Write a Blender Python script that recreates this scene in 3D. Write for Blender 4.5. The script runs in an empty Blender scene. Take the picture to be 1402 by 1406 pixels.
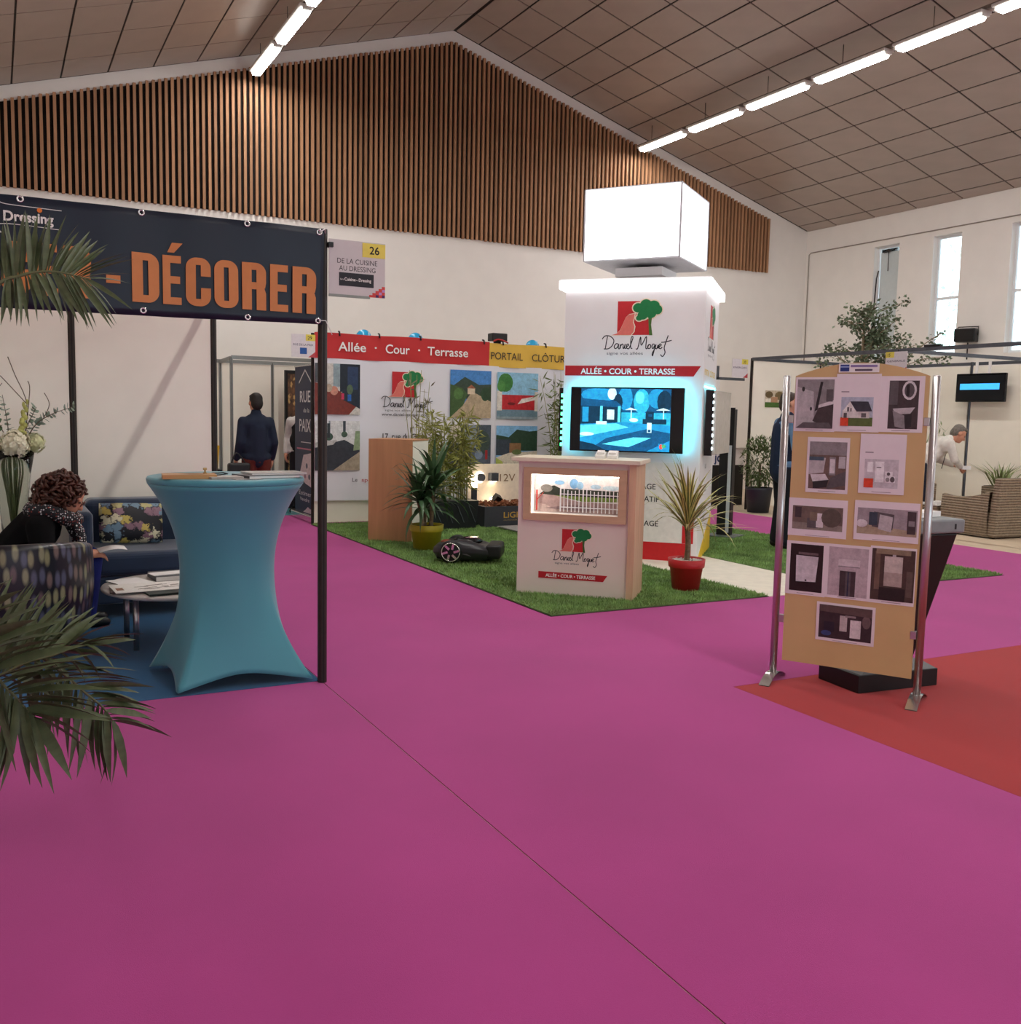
import bpy, math, random
from mathutils import Vector, Matrix, Quaternion
random.seed(7)
SC = bpy.context.scene
COL = SC.collection
R = math.radians
PI = math.pi

# ------------------------------------------------------------------ camera
YAW, PITCH, ROLL, FPX = 0.488143, 0.100487, 0.0207893, 1333.55
_fw = Vector((math.sin(YAW) * math.cos(PITCH), math.cos(YAW) * math.cos(PITCH), -math.sin(PITCH)))
_r = Vector((math.cos(YAW), -math.sin(YAW), 0))
_u = _r.cross(_fw)
_r2 = _r * math.cos(ROLL) + _u * math.sin(ROLL)
_u2 = -_r * math.sin(ROLL) + _u * math.cos(ROLL)
cam_data = bpy.data.cameras.new('camera')
cam_data.sensor_fit = 'HORIZONTAL'
cam_data.sensor_width = 36
cam_data.lens = 36 * FPX / 1402
cam_data.clip_start = 0.05
cam = bpy.data.objects.new('camera', cam_data)
COL.objects.link(cam)
_m = Matrix((_r2, _u2, -_fw)).transposed().to_4x4()
_m.translation = (0, 0, 1.5)
cam.matrix_world = _m
SC.camera = cam

# ------------------------------------------------------------------ daylight, exposure
world = bpy.data.worlds.new('overcast_sky')
world.use_nodes = True
SC.world = world
_bg = world.node_tree.nodes.get('Background') or world.node_tree.nodes.new('ShaderNodeBackground')
_out = world.node_tree.nodes.get('World Output') or world.node_tree.nodes.new('ShaderNodeOutputWorld')
world.node_tree.links.new(_bg.outputs[0], _out.inputs[0])
_bg.inputs[0].default_value = (0.80, 0.92, 1.0, 1)
_bg.inputs[1].default_value = 4.6
LAMP_POWER = 80.0
SC.view_settings.view_transform = 'Standard'
SC.view_settings.look = 'None'
SC.view_settings.gamma = 1
SC.view_settings.exposure = 0.0
SC.view_settings.use_curve_mapping = False
SC.cycles.max_bounces = 12
SC.cycles.transmission_bounces = 12
SC.cycles.diffuse_bounces = 5
SC.cycles.transparent_max_bounces = 12
SC.cycles.sample_clamp_indirect = 6
SC.cycles.use_denoising = True

# ------------------------------------------------------------------ materials
def lin(c):
    c = c / 255.0
    return c / 12.92 if c <= 0.04045 else ((c + 0.055) / 1.055) ** 2.4
def rgb(h):
    if isinstance(h, str):
        h = h.lstrip('#')
        h = tuple(int(h[i:i + 2], 16) for i in (0, 2, 4))
    return tuple(lin(v) for v in h)
MATS = {}
def mat(name, col, rough=0.6, metal=0.0, var=0.06, scale=18.0, bump=0.0, bscale=None, spec=0.4, emit=0.0, stretch=None, sheen=0.0, detail=4):
    if name in MATS:
        return MATS[name]
    m = bpy.data.materials.new(name)
    m.use_nodes = True
    nt = m.node_tree
    b = nt.nodes['Principled BSDF']
    c = rgb(col)
    b.inputs['Roughness'].default_value = rough
    b.inputs['Metallic'].default_value = metal
    b.inputs['Specular IOR Level'].default_value = spec
    if sheen:
        b.inputs['Sheen Weight'].default_value = sheen
    tc = nt.nodes.new('ShaderNodeTexCoord')
    mp = nt.nodes.new('ShaderNodeMapping')
    nt.links.new(tc.outputs['Object'], mp.inputs[0])
    if stretch:
        mp.inputs['Scale'].default_value = stretch
    nz = nt.nodes.new('ShaderNodeTexNoise')
    nz.inputs['Scale'].default_value = scale
    nz.inputs['Detail'].default_value = detail
    nz.inputs['Roughness'].default_value = 0.5 if detail < 6 else 0.75
    nt.links.new(mp.outputs[0], nz.inputs['Vector'])
    rp = nt.nodes.new('ShaderNodeValToRGB')
    rp.color_ramp.elements[0].position = 0.3
    rp.color_ramp.elements[1].position = 0.7
    rp.color_ramp.elements[0].color = tuple(v * (1 - var) for v in c) + (1,)
    rp.color_ramp.elements[1].color = tuple(min(1, v * (1 + var)) for v in c) + (1,)
    nt.links.new(nz.outputs['Fac'], rp.inputs[0])
    nt.links.new(rp.outputs[0], b.inputs['Base Color'])
    if emit:
        nt.links.new(rp.outputs[0], b.inputs['Emission Color'])
        b.inputs['Emission Strength'].default_value = emit
    if bump:
        n2 = nt.nodes.new('ShaderNodeTexNoise')
        n2.inputs['Scale'].default_value = bscale or scale * 4
        n2.inputs['Detail'].default_value = 3
        nt.links.new(mp.outputs[0], n2.inputs['Vector'])
        bp = nt.nodes.new('ShaderNodeBump')
        bp.inputs['Strength'].default_value = bump
        bp.inputs['Distance'].default_value = 0.01
        nt.links.new(n2.outputs['Fac'], bp.inputs['Height'])
        nt.links.new(bp.outputs[0], b.inputs['Normal'])
    MATS[name] = m
    return m
def flat(h, rough=0.5, var=0.05, scale=30):
    """a print or paint of one colour"""
    return mat('print_%s_%d' % (h.lstrip('#'), int(var * 100)), h, rough=rough, var=var, scale=scale, spec=0.3)
def glow(h, strength):
    return mat('glow_%s_%d' % (h.lstrip('#'), int(strength * 100)), h, rough=0.4, var=0.03, emit=strength)
def photo(h):
    return mat('photo_' + h.lstrip('#'), h, rough=0.35, var=0.3, scale=22, spec=0.3, detail=9)

M_white = mat('white_paint', '#ECE7E2', 0.75, var=0.02, scale=3)
M_panel = mat('white_panel', '#F3EDDF', 0.55, var=0.02, scale=4)
M_alu_dark = mat('bronze_aluminium', '#3A332F', 0.45, 0.6, var=0.12)
M_alu_groove = mat('bronze_groove', '#171312', 0.6, 0.2)
M_alu_grey = mat('grey_aluminium', '#5C6068', 0.4, 0.5, var=0.1)
M_black = mat('black_plastic', '#141416', 0.45, var=0.15)
M_blackgloss = mat('black_gloss', '#0B0C10', 0.12, var=0.1)
M_steel = mat('brushed_steel', '#B9B4B4', 0.3, 0.9, var=0.08, stretch=(40, 40, 1))
M_chrome = mat('bright_metal', '#D8D6D2', 0.2, 0.9)
M_paper = mat('white_paper', '#EAE7E4', 0.6, var=0.03)
M_soil = mat('dark_soil', '#3A2A20', 0.9, var=0.4, scale=60, bump=0.6)
M_skin = mat('skin', '#C98F74', 0.5, var=0.08, scale=25)

# ------------------------------------------------------------------ mesh helpers
class MB:
    def __init__(self):
        self.v = []; self.f = []; self.mi = []; self.sm = []
    def add(self, vs, fs, m=0, smooth=False):
        o = len(self.v)
        self.v += [tuple(p) for p in vs]
        for f in fs:
            self.f.append(tuple(i + o for i in f)); self.mi.append(m); self.sm.append(smooth)
        return self
    def box(self, x0, x1, y0, y1, z0, z1, m=0):
        return self.add([(x0, y0, z0), (x1, y0, z0), (x1, y1, z0), (x0, y1, z0), (x0, y0, z1), (x1, y0, z1), (x1, y1, z1), (x0, y1, z1)],
                        [(3, 2, 1, 0), (4, 5, 6, 7), (0, 1, 5, 4), (1, 2, 6, 5), (2, 3, 7, 6), (3, 0, 4, 7)], m)
    def obox(self, c, s, q, m=0):
        c = Vector(c); vs = []
        for z in (-.5, .5):
            for x, y in ((-.5, -.5), (.5, -.5), (.5, .5), (-.5, .5)):
                vs.append(c + q @ Vector((x * s[0], y * s[1], z * s[2])))
        return self.add(vs, [(3, 2, 1, 0), (4, 5, 6, 7), (0, 1, 5, 4), (1, 2, 6, 5), (2, 3, 7, 6), (3, 0, 4, 7)], m)
    def beam(self, p0, p1, w, h, m=0):
        p0 = Vector(p0); p1 = Vector(p1); d = p1 - p0
        q = d.to_track_quat('X', 'Z')
        return self.obox((p0 + p1) / 2, (d.length, w, h), q, m)
    def path(self, pts, rad, n=8, m=0, smooth=True, caps=True, flatten=None):
        pts = [Vector(p) for p in pts]
        if not hasattr(rad, '__len__'):
            rad = [rad] * len(pts)
        vs = []; fs = []
        ref = Vector((0, 0, 1))
        d0 = (pts[1] - pts[0]).normalized()
        if abs(d0.z) > 0.95:
            ref = Vector((1, 0, 0))
        for i, p in enumerate(pts):
            a = pts[max(0, i - 1)]; b = pts[min(len(pts) - 1, i + 1)]
            d = (b - a).normalized()
            s = d.cross(ref)
            if s.length < 1e-4:
                s = Vector((1, 0, 0))
            s.normalize(); t = s.cross(d).normalized()
            ref = t if abs(t.dot(d)) < 0.9 else ref
            for k in range(n):
                an = 2 * PI * k / n
                fx = flatten if flatten else 1
                vs.append(p + s * math.cos(an) * rad[i] + t * math.sin(an) * rad[i] * fx)
        for i in range(len(pts) - 1):
            for k in range(n):
                k2 = (k + 1) % n
                fs.append((i * n + k, i * n + k2, (i + 1) * n + k2, (i + 1) * n + k))
        self.add(vs, fs, m, smooth)
        if caps:
            o = len(self.v) - len(vs)
            self.f.append(tuple(o + k for k in reversed(range(n)))); self.mi.append(m); self.sm.append(False)
            self.f.append(tuple(o + (len(pts) - 1) * n + k for k in range(n))); self.mi.append(m); self.sm.append(False)
        return self
    def lathe(self, prof, n=24, c=(0, 0, 0), m=0, smooth=True):
        vs = []; fs = []
        for r, z in prof:
            for k in range(n):
                a = 2 * PI * k / n
                vs.append((c[0] + r * math.cos(a), c[1] + r * math.sin(a), c[2] + z))
        for i in range(len(prof) - 1):
            for k in range(n):
                k2 = (k + 1) % n
                fs.append((i * n + k, i * n + k2, (i + 1) * n + k2, (i + 1) * n + k))
        return self.add(vs, fs, m, smooth)
    def ell(self, c, r, q=None, nu=12, nv=8, m=0):
        q = q or Quaternion()
        c = Vector(c); vs = []; fs = []
        for j in range(nv + 1):
            ph = PI * j / nv
            for i in range(nu):
                th = 2 * PI * i / nu
                vs.append(c + q @ Vector((r[0] * math.sin(ph) * math.cos(th), r[1] * math.sin(ph) * math.sin(th), r[2] * math.cos(ph))))
        for j in range(nv):
            for i in range(nu):
                i2 = (i + 1) % nu
                fs.append((j * nu + i, (j + 1) * nu + i, (j + 1) * nu + i2, j * nu + i2))
        return self.add(vs, fs, m, True)
    def cap(self, p0, p1, r0, r1, n=10, m=0):
        p0 = Vector(p0); p1 = Vector(p1); d = (p1 - p0)
        if d.length < 1e-6:
            return self
        e = d.normalized()
        pts = []; rad = []
        for k in range(4):
            a = PI / 2 * k / 3.5
            pts.append(p0 - e * r0 * math.cos(a)); rad.append(max(0.001, r0 * math.sin(a)) if k else r0 * 0.05)
        pts.append(p0); rad.append(r0); pts.append(p1); rad.append(r1)
        for k in range(3, -1, -1):
            a = PI / 2 * k / 3.5
            pts.append(p1 + e * r1 * math.cos(a)); rad.append(max(0.001, r1 * math.sin(a)) if k else r1 * 0.05)
        return self.path(pts, rad, n, m)
    def grid(self, fn, nu, nv, m=0, smooth=True, closed=False):
        vs = []; fs = []
        cu = nu if closed else nu + 1
        for j in range(nv + 1):
            for i in range(cu):
                vs.append(fn(i / nu, j / nv))
        for j in range(nv):
            for i in range(nu):
                i2 = (i + 1) % cu if closed else i + 1
                fs.append((j * cu + i, j * cu + i2, (j + 1) * cu + i2, (j + 1) * cu + i))
        return self.add(vs, fs, m, smooth)
    def poly(self, pts, y0, y1, m=0):
        """polygon in the local xz plane, from y0 (front) to y1 (back)"""
        n = len(pts)
        area = sum(pts[i][0] * pts[(i + 1) % n][1] - pts[(i + 1) % n][0] * pts[i][1] for i in range(n))
        if area < 0:
            pts = pts[::-1]
        vs = [(x, y0, z) for x, z in pts] + [(x, y1, z) for x, z in pts]
        fs = [tuple(range(n)), tuple(reversed(range(n, 2 * n)))]
        for i in range(n):
            j = (i + 1) % n
            fs.append((j, i, n + i, n + j))
        return self.add(vs, fs, m)
    def slab(self, pts, z0, z1, m=0):
        """polygon in the xy plane, from z0 up to z1"""
        n = len(pts)
        area = sum(pts[i][0] * pts[(i + 1) % n][1] - pts[(i + 1) % n][0] * pts[i][1] for i in range(n))
        if area < 0:
            pts = pts[::-1]
        vs = [(x, y, z1) for x, y in pts] + [(x, y, z0) for x, y in pts]
        fs = [tuple(range(n)), tuple(reversed(range(n, 2 * n)))]
        for i in range(n):
            j = (i + 1) % n
            fs.append((j, i, n + i, n + j))
        return self.add(vs, fs, m)
    def mesh(self, name, mats):
        me = bpy.data.meshes.new(name)
        me.from_pydata(self.v, [], self.f)
        mats = mats if isinstance(mats, (list, tuple)) else [mats]
        for m in mats:
            me.materials.append(m)
        me.polygons.foreach_set('material_index', self.mi)
        me.polygons.foreach_set('use_smooth', self.sm)
        me.update()
        return me
    def build(self, name, mats, parent=None, loc=None, rotz=0, bevel=0, segs=2):
        return link(name, self.mesh(name, mats), parent, loc, rotz, bevel, segs)
def link(name, me, parent=None, loc=None, rotz=0, bevel=0, segs=2):
    o = bpy.data.objects.new(name, me)
    COL.objects.link(o)
    if parent:
        o.parent = parent
    if loc:
        o.location = loc
    if rotz:
        o.rotation_euler = (0, 0, rotz)
    if bevel:
        b = o.modifiers.new('bevel', 'BEVEL')
        b.width = bevel; b.segments = segs; b.limit_method = 'ANGLE'; b.angle_limit = R(40)
    return o
def thing(name, label, cat, loc=(0, 0, 0), rotz=0, group=None):
    o = bpy.data.objects.new(name, None)
    o.empty_display_size = 0.1
    COL.objects.link(o)
    o.location = loc; o.rotation_euler = (0, 0, rotz)
    return tag(o, label, cat, group)
def tag(o, label, cat, group=None):
    o['label'] = label; o['category'] = cat
    if group:
        o['group'] = group
    return o
def struct(o):
    o['kind'] = 'structure'
    return o
def stuff(o):
    o['kind'] = 'stuff'
    return o
def part(name, mats, parent, fn, bevel=0, segs=2, loc=None, rotz=0):
    b = MB(); fn(b)
    return b.build(name, mats, parent, loc, rotz, bevel, segs)
def copy_tree(o, parent=None):
    c = o.copy(); COL.objects.link(c); c.parent = parent
    for ch in list(o.children):
        copy_tree(ch, c)
    return c
def cat(pts, n=6):
    """catmull-rom through points"""
    P = [Vector(p) for p in pts]
    if len(P) < 3:
        return P
    out = []
    for i in range(len(P) - 1):
        p0 = P[max(0, i - 1)]; p1 = P[i]; p2 = P[i + 1]; p3 = P[min(len(P) - 1, i + 2)]
        for k in range(n):
            t = k / n
            out.append(0.5 * ((2 * p1) + (p2 - p0) * t + (2 * p0 - 5 * p1 + 4 * p2 - p3) * t * t + (3 * p1 - p0 - 3 * p2 + p3) * t ** 3))
    out.append(P[-1])
    return out

# ------------------------------------------------------------------ print: lettering, pictures, emblem
def text(s, m, parent, x, z, h, y, w=None, bold=0.0, align='L', name='lettering', depth=0.0006):
    """flat lettering in the local xz plane, facing -y; (x, z) is the left (or centre) of the baseline, h the capital height"""
    cu = bpy.data.curves.new(name, 'FONT')
    cu.body = s; cu.size = 1.0; cu.offset = bold; cu.resolution_u = 4
    tmp = bpy.data.objects.new(name, cu)
    COL.objects.link(tmp)
    dg = bpy.context.evaluated_depsgraph_get()
    me = bpy.data.meshes.new_from_object(tmp.evaluated_get(dg))
    bpy.data.objects.remove(tmp); bpy.data.curves.remove(cu)
    me.name = name
    xs = [v.co.x for v in me.vertices]
    if not xs:
        return None
    k = h / 0.69
    x0, x1 = min(xs), max(xs)
    kx = (w / (x1 - x0)) if w else k
    ox = -x0 * kx if align == 'L' else -(x0 + x1) / 2 * kx
    for v in me.vertices:
        v.co = Vector((x + ox + v.co.x * kx, y - depth, z + v.co.y * k))
    me.materials.clear(); me.materials.append(m)
    return link(name, me, parent)
def pic(name, parent, x0, z0, w, h, y, shapes, emit=0, base=None):
    """a flat printed or lit picture: coloured shapes, each a hair in front of the one before"""
    b = MB(); ms = []; idx = {}
    def mi(c):
        if c not in idx:
            idx[c] = len(ms); ms.append(mat('lit_photo_' + c.lstrip('#'), c, rough=.4, var=.4, scale=26, emit=emit, detail=9) if emit else photo(c))
        return idx[c]
    for i, s in enumerate(shapes):
        yy = y - 0.0004 * (i + 1)
        if s[0] == 'r':
            pts = [(s[1], s[2]), (s[3], s[2]), (s[3], s[4]), (s[1], s[4])]
        elif s[0] == 'c':
            pts = [(s[1] + s[3] * math.cos(2 * PI * k / 14), s[2] + s[4] * math.sin(2 * PI * k / 14)) for k in range(14)]
        else:
            pts = s[1]
        pts = [(x0 + w * min(1, max(0, p[0])), z0 + h * min(1, max(0, p[1]))) for p in pts]
        n = len(pts)
        area = sum(pts[k][0] * pts[(k + 1) % n][1] - pts[(k + 1) % n][0] * pts[k][1] for k in range(n))
        if area < 0:
            pts = pts[::-1]
        b.add([(p[0], yy, p[1]) for p in pts], [tuple(range(n))], mi(s[-1]))
    return b.build(name, ms, parent)
def ribbon(b, pts, w, y, m=0):
    P = [Vector((p[0], p[1])) for p in pts]
    vs = []; fs = []
    for i, p in enumerate(P):
        d = (P[min(len(P) - 1, i + 1)] - P[max(0, i - 1)])
        d = d.normalized() if d.length > 1e-9 else Vector((1, 0))
        s = Vector((-d.y, d.x)) * w / 2
        vs += [(p.x + s.x, y, p.y + s.y), (p.x - s.x, y, p.y - s.y)]
    for i in range(len(P) - 1):
        fs.append((2 * i + 1, 2 * i + 3, 2 * i + 2, 2 * i))
    b.add(vs, fs, m)
SIG = [[(.9, 2.0), (.75, 1.2), (.6, .1)], [(.05, 1.55), (.5, 2.05), (1.3, 2.0), (1.9, 1.4), (1.7, .6), (1.1, .1), (.35, .05)],
       [(2.6, .8), (2.3, .85), (2.0, .45), (2.15, .1), (2.5, .3), (2.7, .8), (2.65, .2), (2.85, .1), (3.0, .75), (2.95, .1), (3.0, .45), (3.25, .8), (3.4, .65), (3.4, .15), (3.55, .2), (3.72, .8), (3.66, .2), (3.85, .15), (3.98, .4), (4.25, .6), (4.2, .8), (3.98, .7), (3.95, .25), (4.2, .08), (4.4, .25), (4.9, 1.7), (4.75, 1.95), (4.6, 1.5), (4.6, .3), (4.85, .1)],
       [(5.4, .1), (5.7, .15), (6.1, 1.9), (6.25, .6), (7.0, 1.95), (6.95, .3), (7.15, .1), (7.35, .55), (7.5, .75), (7.25, .5), (7.35, .12), (7.65, .2), (7.7, .6), (7.5, .75)],
       [(8.3, .75), (8.0, .75), (7.9, .35), (8.1, .1), (8.35, .65), (8.3, 0), (8.05, -1.0), (8.0, -.6), (8.4, .2), (8.52, .75), (8.45, .2), (8.65, .1), (8.85, .65), (8.85, .15), (9.0, .35), (9.3, .6), (9.25, .8), (9.03, .7), (9.0, .25), (9.2, .08), (9.5, .3)],
       [(10.35, 2.1), (10.0, 1.0), (9.8, .2), (9.95, -.5), (9.6, -1.1), (9.25, -.8)], [(9.3, 1.05), (9.9, 1.1), (10.9, 1.35)]]
def emblem(parent, x, z, s, y, sig=True, sigw=None, sub=True, y_off=0.001):
    """red square with a salmon garden path and a green tree, over a handwritten signature; (x, z) lower left of the square, s its side"""
    b = MB(); yy = y - y_off
    red, sal, cream, green, dk = (flat('#C22B31'), flat('#E0776C'), flat('#EBDCC4'), flat('#1F7A45'), flat('#4A6B35'))
    P = lambda pts: [(x + s * a, z + s * c) for a, c in pts]
    def face(pts, k, m):
        pts = P(pts)
        n = len(pts)
        area = sum(pts[i][0] * pts[(i + 1) % n][1] - pts[(i + 1) % n][0] * pts[i][1] for i in range(n))
        if area < 0:
            pts = pts[::-1]
        b.add([(p[0], yy - k * 0.0006, p[1]) for p in pts], [tuple(range(n))], m)
    face([(0, 0), (1, 0), (1, 1), (0, 1)], 0, 0)
    way = [(-.16, 0), (.0, .05), (.1, .15), (.17, .32), (.24, .5), (.34, .6), (.52, .63), (.5, .5), (.47, .38), (.52, .25), (.5, .1), (.42, 0)]
    face([(a + (a - .2) * .1, c * 1.05 - .01) for a, c in way], 1, 2)
    face(way, 2, 1)
    blobs = [(.62, .80, .16, .14), (.85, .89, .18, .16), (1.08, .86, .18, .15), (1.2, .74, .14, .14), (1.0, .64, .17, .15), (.76, .58, .16, .13), (.66, .5, .1, .08), (.9, .74, .25, .2)]
    for i_, (cx, cz, rx, rz) in enumerate(blobs):
        face([(cx + (rx + .035) * math.cos(2 * PI * k / 16), cz + (rz + .035) * math.sin(2 * PI * k / 16)) for k in range(16)], 3 + i_ * .25, 2)
    face([(.93, .5), (1.04, .5), (1.02, .3), (1.07, -.01), (.97, -.01)], 5.2, 4)
    for i_, (cx, cz, rx, rz) in enumerate(blobs):
        face([(cx + rx * math.cos(2 * PI * k / 16), cz + rz * math.sin(2 * PI * k / 16)) for k in range(16)], 5.6 + i_ * .25, 3)
    o = b.build('emblem', [red, sal, cream, green, dk], parent)
    if sig:
        w = sigw or s * 2.05; k = w / 10.5
        g = MB()
        for st in SIG:
            ribbon(g, [(p.x, p.y) for p in cat([(x - s * .46 + a * k, z - s * .42 + c * k, 0) for a, c in st], 5)], k * 0.15, yy)
        g.build('signature', flat('#2A2A30'), parent)
        if sub:
            text('signe vos allées', flat('#55545C'), parent, x - s * .3, z - s * .58, s * .085, yy, w=s * 1.1)
    return o
# ------------------------------------------------------------------ the hall
XL, XR, YF, YB = -1.2, 15.6, -7.0, 16.0
RIDGE_X, RIDGE_Z, SLOPE = 7.19, 8.06, 0.3
def ceil_z(x):
    return RIDGE_Z - SLOPE * abs(x - RIDGE_X)
M_floor = mat('beige_floor', '#C9B79F', 0.5, var=0.08, scale=2)
M_ceil = mat('ceiling_tile', '#AB9C92', 0.32, var=0.05, scale=2.0, spec=0.5, bump=0.05, bscale=2)
M_grid = mat('ceiling_grid', '#2E2622', 0.6)
M_felt = mat('black_felt', '#16100D', 0.95)
struct(part('floor', M_floor, None, lambda b: b.box(XL, XR, YF, YB, -0.1, 0)))

wb = MB().poly([(XL, 0), (XR, 0), (XR, ceil_z(XR)), (RIDGE_X, RIDGE_Z), (XL, ceil_z(XL))], YB, YB + 0.25).build('wall_back', M_white)
struct(wb)
ADDED_WINS = [1.0 + 2.5 * k for k in range(6)]; FZ0, FZ1, FHW = 0.9, 3.7, 1.05  # openings for front windows added out of view, to let in fill daylight
def _wf(b):
    b.box(XL, XR, YF - .2, YF, 0, FZ0)
    b.poly([(XL, FZ1), (XR, FZ1), (XR, ceil_z(XR)), (RIDGE_X, RIDGE_Z), (XL, ceil_z(XL))], YF - .2, YF)
    e = XL
    for c in ADDED_WINS:
        b.box(e, c - FHW, YF - .2, YF, FZ0, FZ1); e = c + FHW
    b.box(e, XR, YF - .2, YF, FZ0, FZ1)
struct(part('wall_front', M_white, None, _wf))
struct(part('wall_left', M_white, None, lambda b: b.box(XL - 0.25, XL, YF - .2, YB + .25, 0, ceil_z(XL) + .1)))
SB, SR, SL = 4.57, 14.50, -1.1
MB().poly([(SL, SB + .01), (SR, SB + .01), (SR, ceil_z(SR) - .22), (RIDGE_X, RIDGE_Z - .23), (SL, ceil_z(SL) - .22)], YB - 0.012, YB).build('felt_backing', M_felt, wb)
M_slat = mat('slat_wood', '#AC8060', 0.6, var=0.16, scale=6, stretch=(20, 20, 0.8), spec=0.25)
_nt = M_slat.node_tree
_oi = _nt.nodes.new('ShaderNodeObjectInfo')
_mx = _nt.nodes.new('ShaderNodeMix'); _mx.data_type = 'RGBA'; _mx.blend_type = 'MULTIPLY'
_rp = [n for n in _nt.nodes if n.type == 'VALTORGB'][0]
_mr = _nt.nodes.new('ShaderNodeMapRange'); _mr.inputs[3].default_value = 0.78; _mr.inputs[4].default_value = 1.08
_nt.links.new(_oi.outputs['Random'], _mr.inputs[0])
_cc = _nt.nodes.new('ShaderNodeCombineColor')
for _i in range(3):
    _nt.links.new(_mr.outputs[0], _cc.inputs[_i])
_mx.inputs[0].default_value = 1
_nt.links.new(_rp.outputs[0], _mx.inputs[6]); _nt.links.new(_cc.outputs[0], _mx.inputs[7])
_nt.links.new(_mx.outputs[2], _nt.nodes['Principled BSDF'].inputs['Base Color'])
slat_me = MB().box(-.021, .021, -.05, 0, 0, 1).mesh('slat', M_slat)
x = SL
while x < SR:
    o = link('slat', slat_me, wb, (x, YB - .012, SB + random.uniform(-.006, .006)))
    o.scale = (1, 1, ceil_z(x) - .2 - SB)
    x += 0.0905

# right wall with its row of tall windows
WZ0, WZ1, WW = 2.74, 4.96, 0.6
wins = [13.83] + [12.445 - 1.59 * k for k in range(12)]
def _wall(b):
    T = 0.25
    b.box(XR, XR + T, YF - .2, YB + .25, 0, WZ0)
    b.box(XR, XR + T, YF - .2, YB + .25, WZ1, ceil_z(XR) + .1)
    e = YB + .25
    for c in wins:
        b.box(XR, XR + T, c + WW / 2, e, WZ0, WZ1); e = c - WW / 2
    b.box(XR, XR + T, YF - .2, e, WZ0, WZ1)
struct(part('wall_right', M_white, None, _wall))
M_winframe = mat('window_frame_white', '#E9EDF0', 0.4, var=0.02)
M_glass = bpy.data.materials.new('window_glass'); M_glass.use_nodes = True
_n = M_glass.node_tree; _n.nodes.clear()
_o = _n.nodes.new('ShaderNodeOutputMaterial'); _t = _n.nodes.new('ShaderNodeBsdfTransparent'); _g = _n.nodes.new('ShaderNodeBsdfGlossy')
_x = _n.nodes.new('ShaderNodeMixShader'); _f = _n.nodes.new('ShaderNodeFresnel')
_t.inputs[0].default_value = (0.93, 0.97, 0.97, 1); _g.inputs['Roughness'].default_value = 0.02
_n.links.new(_f.outputs[0], _x.inputs[0]); _n.links.new(_t.outputs[0], _x.inputs[1]); _n.links.new(_g.outputs[0], _x.inputs[2]); _n.links.new(_x.outputs[0], _o.inputs[0])
M_blind = mat('grey_blind', '#C9D2D4', 0.7, var=0.03)
for i, c in enumerate(wins):
    w = bpy.data.objects.new('window_%d' % (i + 1), None); COL.objects.link(w)
    w.location = (XR + .12, c, WZ0); struct(w)
    H = WZ1 - WZ0; hw = WW / 2
    def _fr(b):
        b.box(0, .06, -hw, -hw + .045, 0, H); b.box(0, .06, hw - .045, hw, 0, H)
        b.box(0, .06, -hw + .045, hw - .045, 0, .05); b.box(0, .06, -hw + .045, hw - .045, H - .05, H)
        b.box(0, .06, -hw + .045, hw - .045, 1.05, 1.1)
    part('window_frame', M_winframe, w, _fr)
    part('pane', M_glass, w, lambda b: b.box(.025, .031, -hw + .045, hw - .045, .05, 1.05))
    part('pane', M_glass, w, lambda b: b.box(.025, .031, -hw + .045, hw - .045, 1.1, H - .05))
    if i == 0:
        part('blind', M_blind, w, lambda b: b.box(-.01, 0, -hw + .005, hw - .07, 0, H - .12))
        part('opener_rod', M_alu_dark, w, lambda b: b.path([(-.07, .29, .95), (-.07, .26, 1.6), (-.07, .22, 1.75)], .012, 6).ell((-.07, .29, .95), (.03, .03, .03)))
        part('opener_arm', M_alu_dark, w, lambda b: b.path([(-.06, 0, H - .12), (-.06, .12, H - .13)], .012, 6).path([(-.06, 0, H - .1), (-.06, 0, H - .5)], .008, 6).ell((-.06, 0, H - .1), (.03, .06, .03)))
for i, c in enumerate(ADDED_WINS):  # added glazing, unseen behind the camera, brightens the left booth
    w = bpy.data.objects.new('window_%d' % (len(wins) + i + 1), None); COL.objects.link(w)
    w.location = (c, YF - .1, FZ0); struct(w); H = FZ1 - FZ0
    def _fr(b):
        b.box(-FHW, -FHW + .06, 0, .06, 0, H); b.box(FHW - .06, FHW, 0, .06, 0, H); b.box(-FHW + .06, FHW - .06, 0, .06, 0, .06); b.box(-FHW + .06, FHW - .06, 0, .06, H - .06, H); b.box(-.03, .03, 0, .06, .06, H - .06)
    part('window_frame', M_winframe, w, _fr)
    for s in (-1, 1):
        part('pane', M_glass, w, lambda b: b.box(min(s * .03, s * (FHW - .06)), max(s * .03, s * (FHW - .06)), .027, .033, .06, H - .06))
# electrical conduit along the right wall
struct(part('trim_1', mat('conduit_grey', '#9A9088', 0.5), None, lambda b: b.path([(XR - .015, 15.9, 2.0), (XR - .015, 15.9, 5.03), (XR - .015, 15.85, 5.07), (XR - .015, -6, 5.07)], .011, 6)))

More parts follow.
